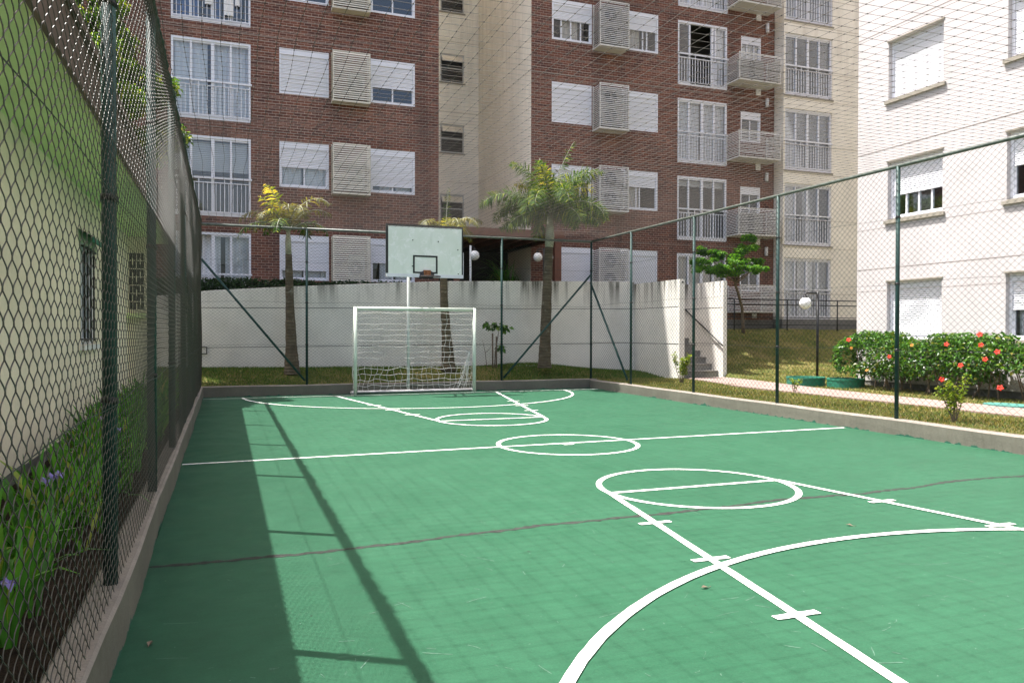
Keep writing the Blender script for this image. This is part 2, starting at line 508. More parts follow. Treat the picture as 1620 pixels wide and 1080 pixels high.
# kerb: same paint, green court paint brushed up its foot
def kerbmat():
    m = NT("kerb_painted_concrete")
    col = (.145,.138,.110)
    c = m.ramp(m.noise(1.6, 6, .6), [(.28, tuple(x*.78 for x in col)), (.72, tuple(x*1.15 for x in col))])
    c = m.mix(.45, c, m.ramp(m.noise(34, 4), [(.3, .8), (.7, 1.15)]), 'MULTIPLY')
    st = m.ramp(m.noise(1.0, 5, .65, vec=m.coords((6,6,.8))), [(.52, 0.), (.7, .5)])
    c = m.mix(st, c, (.12,.11,.085))
    g = m.n("ShaderNodeNewGeometry"); sp = m.n("ShaderNodeSeparateXYZ"); m.l(g.outputs["Position"], sp.inputs[0])
    lim = m.math('MULTIPLY', m.ramp(m.noise(3.2, 6, .75), [(.50, 0.), (.72, 1.)]), .06)
    foot = m.math('LESS_THAN', sp.outputs[2], lim)
    c = m.mix(foot, c, (.018,.095,.06))
    m.set(c, .85, .3); m.bump(m.noise(50, 5, .6), .3, .01)
    return m.mat
MT['kerb'] = kerbmat()

# ================================================================== SETTING
def smooth(t):
    t = min(1, max(0, t)); return t*t*(3-2*t)
def terrain(x, y):
    if -.54 < x < 9.02 and y < 18.46: return -.06
    if y > 20.5 and x < 11.45: return 2.0
    back = .2
    if y > 18.4:
        h = np.interp(x, [-3, 0, 5, 9, 11.4], [.6, .54, .50, .42, .30]) + .13*math.exp(-((x-7.9)/1.1)**2)
        back = .2 + (h-.2)*smooth((y-18.45)/1.5)
    if x < -.54: return .17 if y < 17.2 else .17 + (back-.17)*smooth((y-17.2)/1.5)
    if x < 11.45: return back + .012*math.sin(x*2.1+y)*math.cos(y*1.3)
    if x < 12.91: return .2 if y < 18.2 else .1
    z = float(np.interp(y, [17.2, 18.2, 19.2, 20, 21, 22.2, 23, 24], [.2, .38, .50, .68, 1.20, 1.5, 1.56, 1.6]))
    z = max(z, .2 + .15*smooth((x-12.9)/1.0)*smooth((y-14.2)/1.2))
    return z + .02*math.sin(x*1.7)*math.cos(y*1.1)

xs = sorted(set([-250,-80,-30,-12,-8,-5,-3,-2,-1.67,-1.2,-.8,-.58,-.50,1,4,7,8.96,9.09] + [round(9.3+.3*i,2) for i in range(7)] +
     [11.40,11.49,11.8,12.3,12.86,12.97] + [round(13.2+.35*i,2) for i in range(30)] + [25,30,60,120,250]))
ys = sorted(set([-250,-80,-30,-10,-3,0,3,6,9,11,13,14,14.4,14.8,15.2,15.6,16,16.4,16.8,17.2,17.5,17.8,18.1,18.4,18.53] +
     [round(18.7+.2*i,2) for i in range(9)] + [20.45,20.56] + [round(20.8+.25*i,2) for i in range(13)] + [25,28,32,60,120,250]))
mb = MB()
mb.v = [(x, y, terrain(x, y)) for y in ys for x in xs]
nx = len(xs)
for j in range(len(ys)-1):
    for i in range(nx-1):
        cx, cy = (xs[i]+xs[i+1])/2, (ys[j]+ys[j+1])/2
        mi = 1 if (cx < -.5 and cy < 17.0) else (2 if (cy > 20.5 and cx < 11.45) else 0)
        mb.f.append((j*nx+i, j*nx+i+1, (j+1)*nx+i+1, (j+1)*nx+i)); mb.m.append(mi); mb.sm.append(False)
tag(mb.build("ground", [MT['lawn'], MT['soil'], MT['terrace']]), kind='structure')

tag(MB().box(-.45, 8.94, -1.5, 18.37, -.05, 0).build("court", MT['court']), kind='structure')

# ---- court markings
def strip(mb, pts, w, z, wob=.004, closed=False):
    pts = [Vector((p[0], p[1], 0)) for p in pts]
    n = len(pts); vs = []
    for i, p in enumerate(pts):
        a = pts[(i-1) % n] if (closed or i) else p
        b = pts[(i+1) % n] if (closed or i < n-1) else p
        t = (b-a).normalized(); nn = Vector((-t.y, t.x, 0))
        w1 = w/2 + random.uniform(-wob, wob)*.5; w2 = w/2 + random.uniform(-wob, wob)*.5
        vs += [p+nn*w1, p-nn*w2]
    vs = [(v.x, v.y, z) for v in vs]
    fs = [(2*i+1, 2*i+3, 2*i+2, 2*i) for i in range(n-1)]
    if closed: fs.append((2*n-1, 1, 0, 2*n-2))
    mb.add(vs, fs)
def seg(a, b, step=.15):
    n = max(2, int(math.hypot(b[0]-a[0], b[1]-a[1])/step))
    return [(a[0]+(b[0]-a[0])*i/n, a[1]+(b[1]-a[1])*i/n) for i in range(n+1)]
def arc(c, r, a0, a1, n=80):
    return [(c[0]+r*math.cos(a0+(a1-a0)*i/n), c[1]+r*math.sin(a0+(a1-a0)*i/n)) for i in range(n+1)]
lz = [.0035]
def nz():
    lz[0] += .0003; return lz[0]
mb = MB()
LW = .058
CX = 4.17
strip(mb, seg((-.44, 9.19), (8.88, 9.40)), LW, nz())
strip(mb, arc((CX, 9.22), .90, 0, 2*math.pi, 96)[:-1], LW, nz(), closed=True)
strip(mb, seg((CX-.07, 9.215), (CX+.07, 9.215)), .12, nz())
for yf, sg in ((6.27, 1), (12.25, -1)):
    strip(mb, seg((CX-.90, yf), (CX+.90, yf)), LW, nz())
    strip(mb, arc((CX-.01, yf), .91, 0, 2*math.pi, 96)[:-1], LW, nz(), closed=True)
    yb = .55 if sg > 0 else 17.80
    for s2 in (-1, 1):
        k = (.165 if s2 < 0 else .190)
        x0 = CX + s2*.92
        x1 = x0 + s2*k*abs(yf-yb)
        strip(mb, seg((x0, yf), (x1, yb)), LW, nz())
        for dd in (1.10, 2.05, 3.04):
            yy = yf - sg*dd
            xx = x0 + s2*k*dd
            strip(mb, seg((xx-.135, yy), (xx+.135, yy), .05), .055, nz())
    if sg > 0: strip(mb, arc((4.2, .66), 3.66, R(-2), R(182), 160), LW+.004, nz())
    else: strip(mb, arc((4.15, 18.12), 3.80, R(183), R(356), 160), LW, nz())
    strip(mb, seg((-.44, yb), (8.9, yb)), LW, nz())
tag(mb.build("court_markings", MT['line']), kind='structure')
# mended joint across the slab
mb = MB()
px = [-.44,.22,.81,1.44,2.19,2.55,3.09,3.57,4.61,5.23,5.98,6.78,7.63,8.92]
py = [5.25,5.23,5.24,5.31,5.39,5.40,5.41,5.43,5.53,5.49,5.53,5.66,5.62,5.70]
pts = [(x, float(np.interp(x, px, py)) + .008*math.sin(x*9) + random.uniform(-.004,.004)) for x in np.linspace(-.44, 8.92, 240)]
strip(mb, pts, .050, .0016, wob=.030)
tag(mb.build("court_joint", MT['seam']), kind='structure')

# scuff marks left by shoes and balls
random.seed(77)
mb = MB()
for i in range(700):
    x, y = random.uniform(-.2, 8.8), 2.6+15*random.random()**1.5; a = random.uniform(0, 6.28); L = random.choice([.02,.03,.05,.08,.16])*random.uniform(.6,1.3); cv = random.gauss(0,.18)
    pts_ = []
    for k in range(7):
        pts_.append((x, y)); x += math.cos(a)*L/6; y += math.sin(a)*L/6; a += cv/6
    if not all(-.42 < p[0] < 8.9 and p[1] < 18.3 for p in pts_): continue
    strip(mb, pts_, random.uniform(.002,.0055), .0010+.000001*i, .003)
tag(mb.build("court_scuffs", plain("court_scuff_mark", (.075,.15,.105), .7, .3, 40)), kind='structure')

# ---- kerbs
def kerb(axis, u0, u1, inner, outer, h, step=.45):
    mb = MB()
    n = int((u1-u0)/step); prof_n = 6
    vs = []
    sgn = 1 if inner > outer else -1
    for i in range(n+1):
        u = u0+(u1-u0)*i/n
        w = .007*math.sin(u*1.7)+random.uniform(-.004,.004)
        hh = h+.004*math.sin(u*2.3+1)
        prof = [(outer, -.05), (outer, hh-.012), (outer+sgn*.012, hh), (inner-sgn*.014+w*.4, hh), (inner+w*.6, hh-.014), (inner+w, -.05)]
        for a, z in prof: vs.append((a, u, z) if axis == 'y' else (u, a, z))
    fs, ms = [], []
    for i in range(n):
        for k in range(5):
            fs.append((i*6+k, i*6+k+1, (i+1)*6+k+1, (i+1)*6+k)); ms.append(1 if k in (1,2,3) else 0)
    fs.append(tuple(range(5,-1,-1))); ms.append(0)
    fs.append(tuple(n*6+k for k in range(6))); ms.append(0)
    mb.v = vs; mb.f = fs; mb.m = ms; mb.sm = [False]*len(fs)
    return mb
tag(kerb('y', -1.5, 18.36, -.447, -.60, .25).build("kerb", [MT['kerb'], MT['kerb_top']]), kind='structure')
tag(kerb('x', -.62, 9.14, 18.363, 18.57, .235).build("kerb", [MT['kerb'], MT['kerb_top']]), kind='structure')
tag(kerb('y', -1.5, 18.358, 8.93, 9.13, .215).build("kerb", [MT['kerb'], MT['kerb_top']]), kind='structure')

# ---- path
pl = [(11.62,17.98),(11.35,16.6),(11.02,15.2),(10.95,13.6),(10.95,12),(10.98,10.5),(10.95,9),(10.95,7),(10.95,3),(10.95,-6)]
pr = [(12.80,17.98),(12.72,16.6),(12.50,15.2),(12.25,13.6),(12.15,12),(12.10,10.5),(12.12,9),(12.12,7),(12.12,3),(12.12,-6)]
mb = MB()
mb.v = [(x,y,.236) for x,y in pl] + [(x,y,.236) for x,y in pr] + [(x,y,.1) for x,y in pl] + [(x,y,.1) for x,y in pr]
n = len(pl)
for i in range(n-1):
    for f in ((i, n+i, n+i+1, i+1), (i, i+1, 2*n+i+1, 2*n+i), (n+i+1, n+i, 3*n+i, 3*n+i+1)):
        mb.f.append(f[::-1]); mb.m.append(0); mb.sm.append(False)
tag(mb.build("path", MT['path']), kind='structure')

# ---- retaining wall and stair walls
def joint_strip(mb, a, b, z, off, axis):
    pass
rw = thing("retaining_wall", "long stained white concrete wall behind the football goal", "wall", (5, 20.5, 0))
tx = [-6,-1.57,-.38,2.19,5.54,9.3,11.37]; tz = [2.2,2.29,2.45,2.63,2.82,2.91,2.94]
mb = MB(); xx = np.linspace(-6, 11.37, 50); vs = []
for x in xx:
    t = float(np.interp(x, tx, tz))
    vs += [(x,20.40,0),(x,20.40,t-.01),(x,20.41,t),(x,20.6,t),(x,20.6,0)]
fs = []
for i in range(49):
    for k in range(4): fs.append((i*5+k, (i+1)*5+k, (i+1)*5+k+1, i*5+k+1))
fs += [(0,1,2,3,4), tuple(49*5+k for k in (4,3,2,1,0))]
mb.add(vs, fs); mb.build("wall_face", MT['retain'], rw)
mb = MB()
for z0, z1 in ((1.02, 1.14), (1.98, 2.14)):
    mb.obox((-6,20.399,z0), (11.36,20.399,z1), .004, .012)
mb.build("joint", MT['seam'], rw)

def concwall(label, x0, x1, y0, y1, z1):
    t = thing("concrete_wall", label, "wall", ((x0+x1)/2, y0, 0))
    mb = MB().box(x0, x1, y0, y1, 0, z1); mb.build("wall_face", MT['retain'], t)
    mb = MB()
    for z in (1.14, 2.14): mb.box(x0-.003, x0, y0+.05, y1-.02, z-.006, z+.006)
    mb.build("joint", MT['seam'], t)
    return t
concwall("white concrete wall on the goal side of the stairs, dark spot near its top corner", 11.37, 11.53, 17.95, 20.62, 2.87)
ob_ = bpy.data.objects["concrete_wall"]
MB().tube([(11.46,17.952,2.79),(11.46,17.925,2.79)], .022, 10).build("fixing", MT['black'], ob_)
concwall("white concrete wall on the lawn side of the stairs, carrying the black handrail", 12.83, 12.95, 18.06, 21.6, 2.87)

st = thing("staircase", "grey concrete steps rising between two white walls", "stairs", (12.18, 18.2, .2))
for i in range(10):
    y0 = 18.30+.29*i; z = .22+.178*(i+1)
    mb = MB(); mb.box(11.533, 12.827, y0, y0+.29, .0, z-.03); mb.box(11.533, 12.827, y0-.02, y0+.289, z-.03, z)
    mb.build("step", MT['concrete'], st)
hr = thing("handrail", "black metal handrail sloping along the white stair wall", "handrail", (12.77, 18.15, 1.1))
MB().tube([(12.76,17.98,1.09),(12.76,18.10,1.16),(12.76,18.4,1.33),(12.76,21.2,2.88)], .021, 10).build("rail", MT['black'], hr)
for y, z in ((18.2, 1.215), (19.5, 1.94), (20.8, 2.66)):
    MB().tube([(12.76,y,z-.01),(12.79,y,z-.07),(12.828,y,z-.07)], .010, 8).build("bracket", MT['black'], hr)

# ================================================================== FENCES
def sines(seed, n=5, f=(.5, 2.5)):
    r = np.random.default_rng(seed)
    a = r.uniform(f[0], f[1], (n, 2))*r.choice([-1, 1], (n, 2)); p = r.uniform(0, 6.28, n)
    return lambda u, v: sum(np.sin(a[i,0]*u+a[i,1]*v+p[i]) for i in range(n))/n

def chain(place, u0, u1, z0, z1, r, sub, normal, seed, bulge=.02, k=3, sp=.0525, T=.074):
    N = int(round((u1-u0)/sp)); Mp = int((z1-z0)/T*sub)+1
    kk = np.arange(N)[:,None]; zz = z1 - np.arange(Mp)[None,:]*T/sub
    ph = 2*np.pi*(np.arange(Mp)[None,:]/sub) + np.pi/2 + np.pi*(kk % 2)
    s = (2/np.pi)*np.arcsin((.94 if sub > 2 else .99)*np.sin(ph))
    u = u0 + sp*(kk+.5) + .5*sp*1.15*s
    z = zz + 0*u
    f1, f2, f3 = sines(seed), sines(seed+1), sines(seed+2, 6, (2, 7))
    du = .012*f1(u, z) + .004*f3(u, z); dz = .010*f2(u, z); dn = bulge*f2(u*.8, z*1.2)*np.minimum(1, (z1-z)/.4) + .0032*np.cos(ph)
    P = place(u+du, z+dz, dn)
    return wires(P, r, k, normal)

def fence_parts(t, posts, place, r_post, ztop, zbase, rail_r, u0, u1, normal, seed, braces, near=None, tension=(), rail_mat='rail', wire='wire', wr=.0020, cell=(.0525,.074)):
    n3 = Vector(normal)
    for u in posts:
        x, y, _ = place(np.array(u), np.array(0.), np.array(0.))
        mb = MB(); b = (float(x), float(y))
        mb.tube([(b[0],b[1],zbase), (b[0],b[1],ztop)], r_post, 14)
        mb.build("post", MT['pipe'], t)
    mb = MB()
    a = place(np.array(u0), np.array(ztop+.005), np.array(0.)); c = place(np.array(u1), np.array(ztop+.005), np.array(0.))
    mb.tube([tuple(float(q) for q in a), tuple(float(q) for q in c)], rail_r, 12)
    mb.build("top_rail", MT[rail_mat], t)
    for (ua, za), (ub, zb) in braces:
        a = place(np.array(ua), np.array(za), np.array(.03)); c = place(np.array(ub), np.array(zb), np.array(.03))
        MB().tube([tuple(float(q) for q in a), tuple(float(q) for q in c)], .026, 12).build("brace", MT['pipe'], t)
    for u in posts:
        x, y, _ = [float(q) for q in place(np.array(u), np.array(0.), np.array(0.))]
        for z in tension:
            MB().tube([(x-.004,y-.004,z-.016),(x,y,z),(x+.004,y+.003,z+.018)], [r_post+.004, r_post+.010, r_post+.003], 9).build("tie", MT['black'], t)
    parts = []
    segs = [(u0, u1, 2)] if near is None else [(u0, near, 8), (near, u1, 4)]
    for a, c, sub in segs:
        parts.append(chain(lambda u, z, d: np.stack(place(u, z, d), -1), a, c, zbase+.02, ztop-.01, wr, sub, normal, seed, sp=cell[0], T=cell[1]))
    V, F = join(parts)
    np_mesh("chain_link_mesh", V-np.array(WL[t.name]), F, MT[wire], t, WL[t.name])
    for z in tension:
        uu = np.linspace(u0, u1, 60)
        P = np.stack(place(uu, z+.012*np.sin(uu*2.7)+0*uu, 0*uu+.006), -1)[None]
        V, F = wires(P, .0023, 4, (0,0,1))
        np_mesh("tension_wire", V-np.array(WL[t.name]), F, MT['wire'], t, WL[t.name])

ZT = 3.83
fl = thing("chain_link_fence", "tall green chain link fence beside the iris bed, a thick net roll along its top", "fence", (-.515, 8.5, .25))
placeL = lambda u, z, d: (-.515+.034+d+0*u, u+0*z, z+0*u)
fence_parts(fl, [-.46,1.84,4.14,6.42,8.78,11.09,13.3,15.6,17.9], lambda u,z,d: (-.515+.034*(np.abs(d)>1e-9)+d+0*u, u+0*z, z+0*u), .033, ZT, .245, .032, -1.5, 18.44, (1,0,0), 11, [], near=9.0, tension=(1.12, 2.08, 3.0), rail_mat='pipe', wire='wire_left', wr=.0020, cell=(.0485,.080))
# rolled up spare net tied along the top rail
mb = MB(); pts, rr = [], []
for i in range(300):
    y = -1.4+19.8*i/299
    pts.append((-.507+random.uniform(-.006,.006), y, ZT+.012+random.uniform(-.008,.008)+.008*math.sin(y*3)))
    rr.append(.035+random.uniform(-.005,.007))
mb.tube(pts, rr, 9, smooth=False)
for i in range(900):
    y = random.uniform(-1.2, 18.3); a = random.uniform(0, 6.28); l = random.uniform(.02,.05)
    p = Vector((-.507+.040*math.cos(a), y, ZT+.012+.040*math.sin(a)))
    q = p + Vector((math.cos(a)*l*.5, random.uniform(-.05,.05), math.sin(a)*l*.5-.015))
    mb.add([p+Vector((0,.003,0)), p-Vector((0,.003,0)), q, q+Vector((0,.004,.002))], [(0,1,2,3)])
mb.build("rolled_net", plain("rolled_green_net", (.016,.036,.022), .85, .5, 30), fl)

fb = thing("chain_link_fence", "green chain link fence across the far end behind the football goal", "fence", (4.2, 18.48, .235))
fence_parts(fb, [1.77, 4.15, 6.53, 9.02], lambda u,z,d: (u+0*z, 18.48-.03*(np.abs(d)>1e-9)-d+0*u, z+0*u), .028, ZT-.02, .23, .027, -.48, 9.05, (0,-1,0), 23,
            [((-.48,3.04),(1.72,.33)), ((8.98,2.95),(6.56,.30))], tension=(1.15, 2.12, 3.05), wr=.0028, cell=(.046,.072))
fr = thing("chain_link_fence", "green chain link fence on the sunny side of the court next to the pink path", "fence", (9.05, 10, .215))
fence_parts(fr, [1.0, 3.5, 6.05, 8.58, 11.16, 13.75, 16.39], lambda u,z,d: (9.05-.03*(np.abs(d)>1e-9)-d+0*z+0*u, u+0*z, z+0*u), .029, ZT, .21, .028, -1.5, 18.48, (-1,0,0), 37,
            [((18.46,2.75),(16.45,.32))], tension=(1.2, 2.15, 3.1), wr=.0027, cell=(.0525,.090))

# net over the court
nc = []
xsn = np.arange(-.45, 9.0, .145); ysn = np.arange(-1.45, 18.45, .130)
fz, fx, fy = sines(51), sines(52), sines(53)
def netz(x, y): return ZT + .01 - .035*np.sin(np.pi*np.clip((x+.5)/9.5, 0, 1))*(.6+.4*fz(x*.6, y*.5))
yy = np.linspace(-1.45, 18.44, 154); Xg, Yg = np.meshgrid(xsn, yy, indexing='ij')
P1 = np.stack([Xg+.018*fx(Xg*1.5, Yg*1.4), Yg, netz(Xg, Yg)], -1)
xx = np.linspace(-.49, 9.03, 67); Yg2, Xg2 = np.meshgrid(ysn, xx, indexing='ij')
P2 = np.stack([Xg2, Yg2+.016*fy(Xg2*1.3, Yg2*1.6), netz(Xg2, Yg2)], -1)
parts = [wires(P1, .0018, 3, (0,0,1)), wires(P2, .0018, 3, (0,0,1))]
Xk, Yk = np.meshgrid(xsn, ysn, indexing='ij'); Xk = Xk+.018*fx(Xk*1.5, Yk*1.4); Yk = Yk+.016*fy(Xk*1.3, Yk*1.6)
kc = np.stack([Xk, Yk, netz(Xk, Yk)], -1).reshape(-1,3)
cube = np.array([(-1,-1,-1),(1,-1,-1),(1,1,-1),(-1,1,-1),(-1,-1,1),(1,-1,1),(1,1,1),(-1,1,1)])*.0040
cf = np.array([(3,2,1,0),(4,5,6,7),(0,1,5,4),(1,2,6,5),(2,3,7,6),(3,0,4,7)])
parts.append(((kc[:,None,:]+cube[None]).reshape(-1,3), (cf[None]+8*np.arange(len(kc))[:,None,None]).reshape(-1,4)))
V, F = join(parts)
tag(np_mesh("ball_net", V, F, MT['cord']), "thin dark cord net stretched level over the whole court at fence top", "net")

# ================================================================== GOAL AND HOOP
gt = thing("football_goal", "white framed futsal goal with a sagging torn net", "goal", (4.22, 18.0, 0))
mb = MB(); r = .041
GX0, GX1, GY, GZ = 2.80, 5.65, 17.97, 1.985
mb.tube([(GX0,GY,0),(GX0,GY,GZ+.04)], r, 14); mb.build("goal_post", MT['goal'], gt)
MB().tube([(GX1,GY,0),(GX1,GY,GZ+.04)], r, 14).build("goal_post", MT['goal'], gt)
MB().tube([(GX0+.04,GY,GZ),(GX1-.04,GY,GZ)], .043, 14).build("crossbar", MT['goal'], gt)
MB().tube([(GX0,GY+.03,.04),(GX0-.05,18.20,.045),(GX0-.03,18.25,.045),(GX1+.03,18.25,.045),(GX1+.05,18.20,.045),(GX1,GY+.03,.04)], .036, 12).build("ground_bar", plain("goal_ground_bar_paint", (.56,.54,.53), .6, .2, 8, fine=.4), gt)
g1, g2, g3 = sines(71, 6, (1.5, 6)), sines(72, 6, (1.5, 6)), sines(73, 6, (4, 11))
def gnet(u, v):
    """u 0..1 across, v 0..1 from crossbar down"""
    slack = np.clip((v-.35)/.65, 0, 1)
    x = GX0 + (GX1-GX0)*u + (.03+.09*slack)*g1(u*3, v*2) + .02*g3(u*3, v*3) - .07*np.clip((.15-u)/.15,0,1)*np.sin(np.pi*v) 
    y = GY + .03 + .25*np.clip(v, 0, 1)**.55 + .07*np.sin(np.pi*v)*g2(u*3, v*2)
    z = 1.95 - 1.88*v - .05*np.abs(np.sin(u*22+6*v))*(.12+.5*slack)*(v < .97) + .05*slack*g3(u*4, v*2)*(v < .97)
    return x, y, np.maximum(z, .03)
parts = []
vv = np.linspace(0.02, 1, 70)
for i in range(22):
    u = i/21
    if i in (6, 7, 8): seq = [(0, 26), (44, 70)]
    elif i == 11: seq = [(0, 40), (52, 70)]
    else: seq = [(0, 70)]
    for a, b in seq:
        parts.append(wires(np.stack(gnet(np.full(b-a, u)+.006*np.sin(vv[a:b]*30+i), vv[a:b]), -1)[None], .0034, 4, (0,1,0)))
uu = np.linspace(0, 1, 110)
for j in range(15):
    v = .03+.97*j/14
    seq = [(0, 24), (46, 110)] if j in (7, 8) else ([(0, 110)] if j not in (9,) else [(50, 110)])
    for a, b in seq:
        parts.append(wires(np.stack(gnet(uu[a:b], np.full(b-a, v)+.005*np.sin(uu[a:b]*25+j*2)), -1)[None], .0046, 4, (0,1,0)))
for sx in (GX0, GX1):
    for j in range(14):
        s = np.linspace(0, 1, 10); z = 1.9-1.85*j/13
        dep = .25*(max(.02, (1-z/2))**.55)
        parts.append(wires(np.stack([sx+(.02 if sx < 4 else -.02)+.03*np.sin(s*3.1)*(-1 if sx < 4 else 1)*1.5, GY+.03+dep*s, z-.04*np.sin(s*3.14)], -1)[None], .0034, 4, (1,0,0)))
    for i in range(3):
        zz = np.linspace(1.9, .06, 30); f = (i+.4)/3
        parts.append(wires(np.stack([sx-.05*np.sin(zz*1.6)*(1 if sx < 4 else -1)+.012*np.sin(zz*21+i), GY+.03+.25*np.clip(1-zz/2,.02,1)**.55*f+0*zz, zz], -1)[None], .0034, 4, (1,0,0)))
# bunched part by the right post
for i in range(16):
    s = np.linspace(0, 1, 14)
    parts.append(wires(np.stack([GX1-.10-.30*s*random.random()+.015*np.sin(s*14+i), GY+.06+.15*s*random.random(), .98-.9*s*(.75+.25*random.random())], -1)[None], .0036, 4, (0,1,0)))
V, F = join(parts)
np_mesh("goal_net", V-np.array(WL[gt.name]), F, MT['gnet'], gt, WL[gt.name])

hp = thing("basketball_hoop", "weathered pale green basketball backboard on a white pole behind the goal", "basketball hoop", (4.11, 18.31, 0))
MB().tube([(4.11,18.312,0),(4.11,18.312,3.45)], .037, 14).build("pole", MT['pole'], hp)
mb = MB()
for z in (2.86, 3.38):
    for x in (3.95, 4.75):
        mb.obox((4.11,18.312,z), (x,17.575,z), .045, .045)
mb.box(3.46,5.18,17.545,17.585,2.76,2.80); mb.box(3.46,5.18,17.545,17.585,3.46,3.50)
mb.build("support_arm", MT['pole'], hp)
bd = MB().box(3.42,5.22,17.51,17.545,2.715,3.895).build("backboard", MT['board'], hp)
mb = MB(); y0, y1 = 17.506, 17.5485
mb.box(3.415,5.225,y0,y1,3.85,3.90); mb.box(3.415,3.465,y0,y1,2.78,3.85); mb.box(5.195,5.225,y0,y1,2.78,3.85)
for a, b, c, d in ((4.035,4.615,3.165,3.205),(4.035,4.615,2.79,2.83),(4.035,4.077,2.83,3.165),(4.573,4.615,2.83,3.165)):
    mb.box(a,b,17.5065,17.509+.001,c,d)
mb.build("black_border", plain("faded_black_paint", (.022,.024,.023), .7, .35, 9), bd)
mb = MB().box(3.425,5.222,17.495,17.552,2.70,2.772); mb.box(5.226,5.236,17.50,17.55,2.70,3.30); mb.build("bottom_rail", plain("rail_white_paint", (.66,.67,.70), .5, .1, 7), bd)
mb = MB()
for x, z in ((4.03,3.545),(4.63,3.535),(5.10,3.36),(5.11,2.80),(4.02,2.95)): mb.tube([(x,17.512,z),(x,17.498,z)], .014, 8)
mb.build("bolt", MT['black'], bd)
rx = 4.355
mb = MB(); cy = 17.50-.13-.225
mb.tube([(rx+.225*math.cos(a), cy+.225*math.sin(a), 2.70) for a in np.linspace(math.pi/2, 2.5*math.pi, 41)], .011, 8)
hoop = mb.build("hoop_ring", plain("hoop_dark_iron", (.035,.028,.025), .7, .4, 20), hp)
mb = MB().box(rx-.085,rx+.085,17.44,17.494,2.71,2.865,0)
mb.add([(rx-.19,17.492,2.66),(rx-.085,17.40,2.70),(rx-.085,17.45,2.845),(rx-.15,17.494,2.82)], [(0,1,2,3)], 1)
mb.add([(rx+.19,17.492,2.80),(rx+.085,17.45,2.85),(rx+.085,17.40,2.70),(rx+.13,17.492,2.66)], [(0,1,2,3)], 1)
mb.obox((rx-.19,17.46,2.69),(rx+.13,17.44,2.69),.06,.03,1)
mb.obox((rx-.06,17.45,2.73),(rx-.04,cy+.22,2.70),.04,.02,1); mb.obox((rx+.06,17.45,2.73),(rx+.04,cy+.22,2.70),.04,.02,1)
mb.build("hoop_bracket", [MT['rust'], MT['black']], hp)

# ================================================================== BUILDINGS
ORI = {'S': lambda p: (p[0], p[1], p[2]), 'W': lambda p: (p[1], -p[0], p[2]), 'E': lambda p: (-p[1], p[0], p[2])}
def ob(mb, name, mats, ori, parent, loc):
    """mb is in facade coordinates (u right, d into the wall, z up)"""
    mb.v = [ORI[ori](p) for p in mb.v]
    return mb.build(name, mats, parent, loc)

def holed(mb, u0, u1, z0, z1, d, holes, depth, mi=0, mr=0):
    us = sorted(set([u0, u1] + [h[0] for h in holes] + [h[1] for h in holes]))
    zs = sorted(set([z0, z1] + [h[2] for h in holes] + [h[3] for h in holes]))
    for i in range(len(us)-1):
        j = 0
        while j < len(zs)-1:
            cu = (us[i]+us[i+1])/2
            def inh(k): 
                cz = (zs[k]+zs[k+1])/2
                return any(h[0] < cu < h[1] and h[2] < cz < h[3] for h in holes)
            if inh(j): j += 1; continue
            k = j
            while k+1 < len(zs)-1 and not inh(k+1): k += 1
            mb.quad((us[i],d,zs[j]), (us[i+1],d,zs[j]), (us[i+1],d,zs[k+1]), (us[i],d,zs[k+1]), mi)
            j = k+1
    for a, b, c, e in holes:
        mb.quad((a,d,c),(a,d,e),(a,d+depth,e),(a,d+depth,c), mr)
        mb.quad((b,d,e),(b,d,c),(b,d+depth,c),(b,d+depth,e), mr)
        mb.quad((a,d,e),(b,d,e),(b,d+depth,e),(a,d+depth,e), mr)
        mb.quad((b,d,c),(a,d,c),(a,d+depth,c),(b,d+depth,c), mr)

def wavy(mb, u0, u1, z0, z1, d, amp=.03, wl=.13, mi=0, seed=0):
    rg = random.Random(seed); n = max(6, int((u1-u0)/.022)); ph = rg.uniform(0, 6)
    pts = [(u0+(u1-u0)*i/n, d+amp*math.sin(6.283*(u1-u0)*i/n/wl+ph+.6*math.sin(i*.31))) for i in range(n+1)]
    o = len(mb.v)
    for u, dd in pts: mb.v += [(u, dd, z0), (u, dd, z1)]
    for i in range(n):
        mb.f.append((o+2*i, o+2*i+2, o+2*i+3, o+2*i+1)); mb.m.append(mi); mb.sm.append(True)

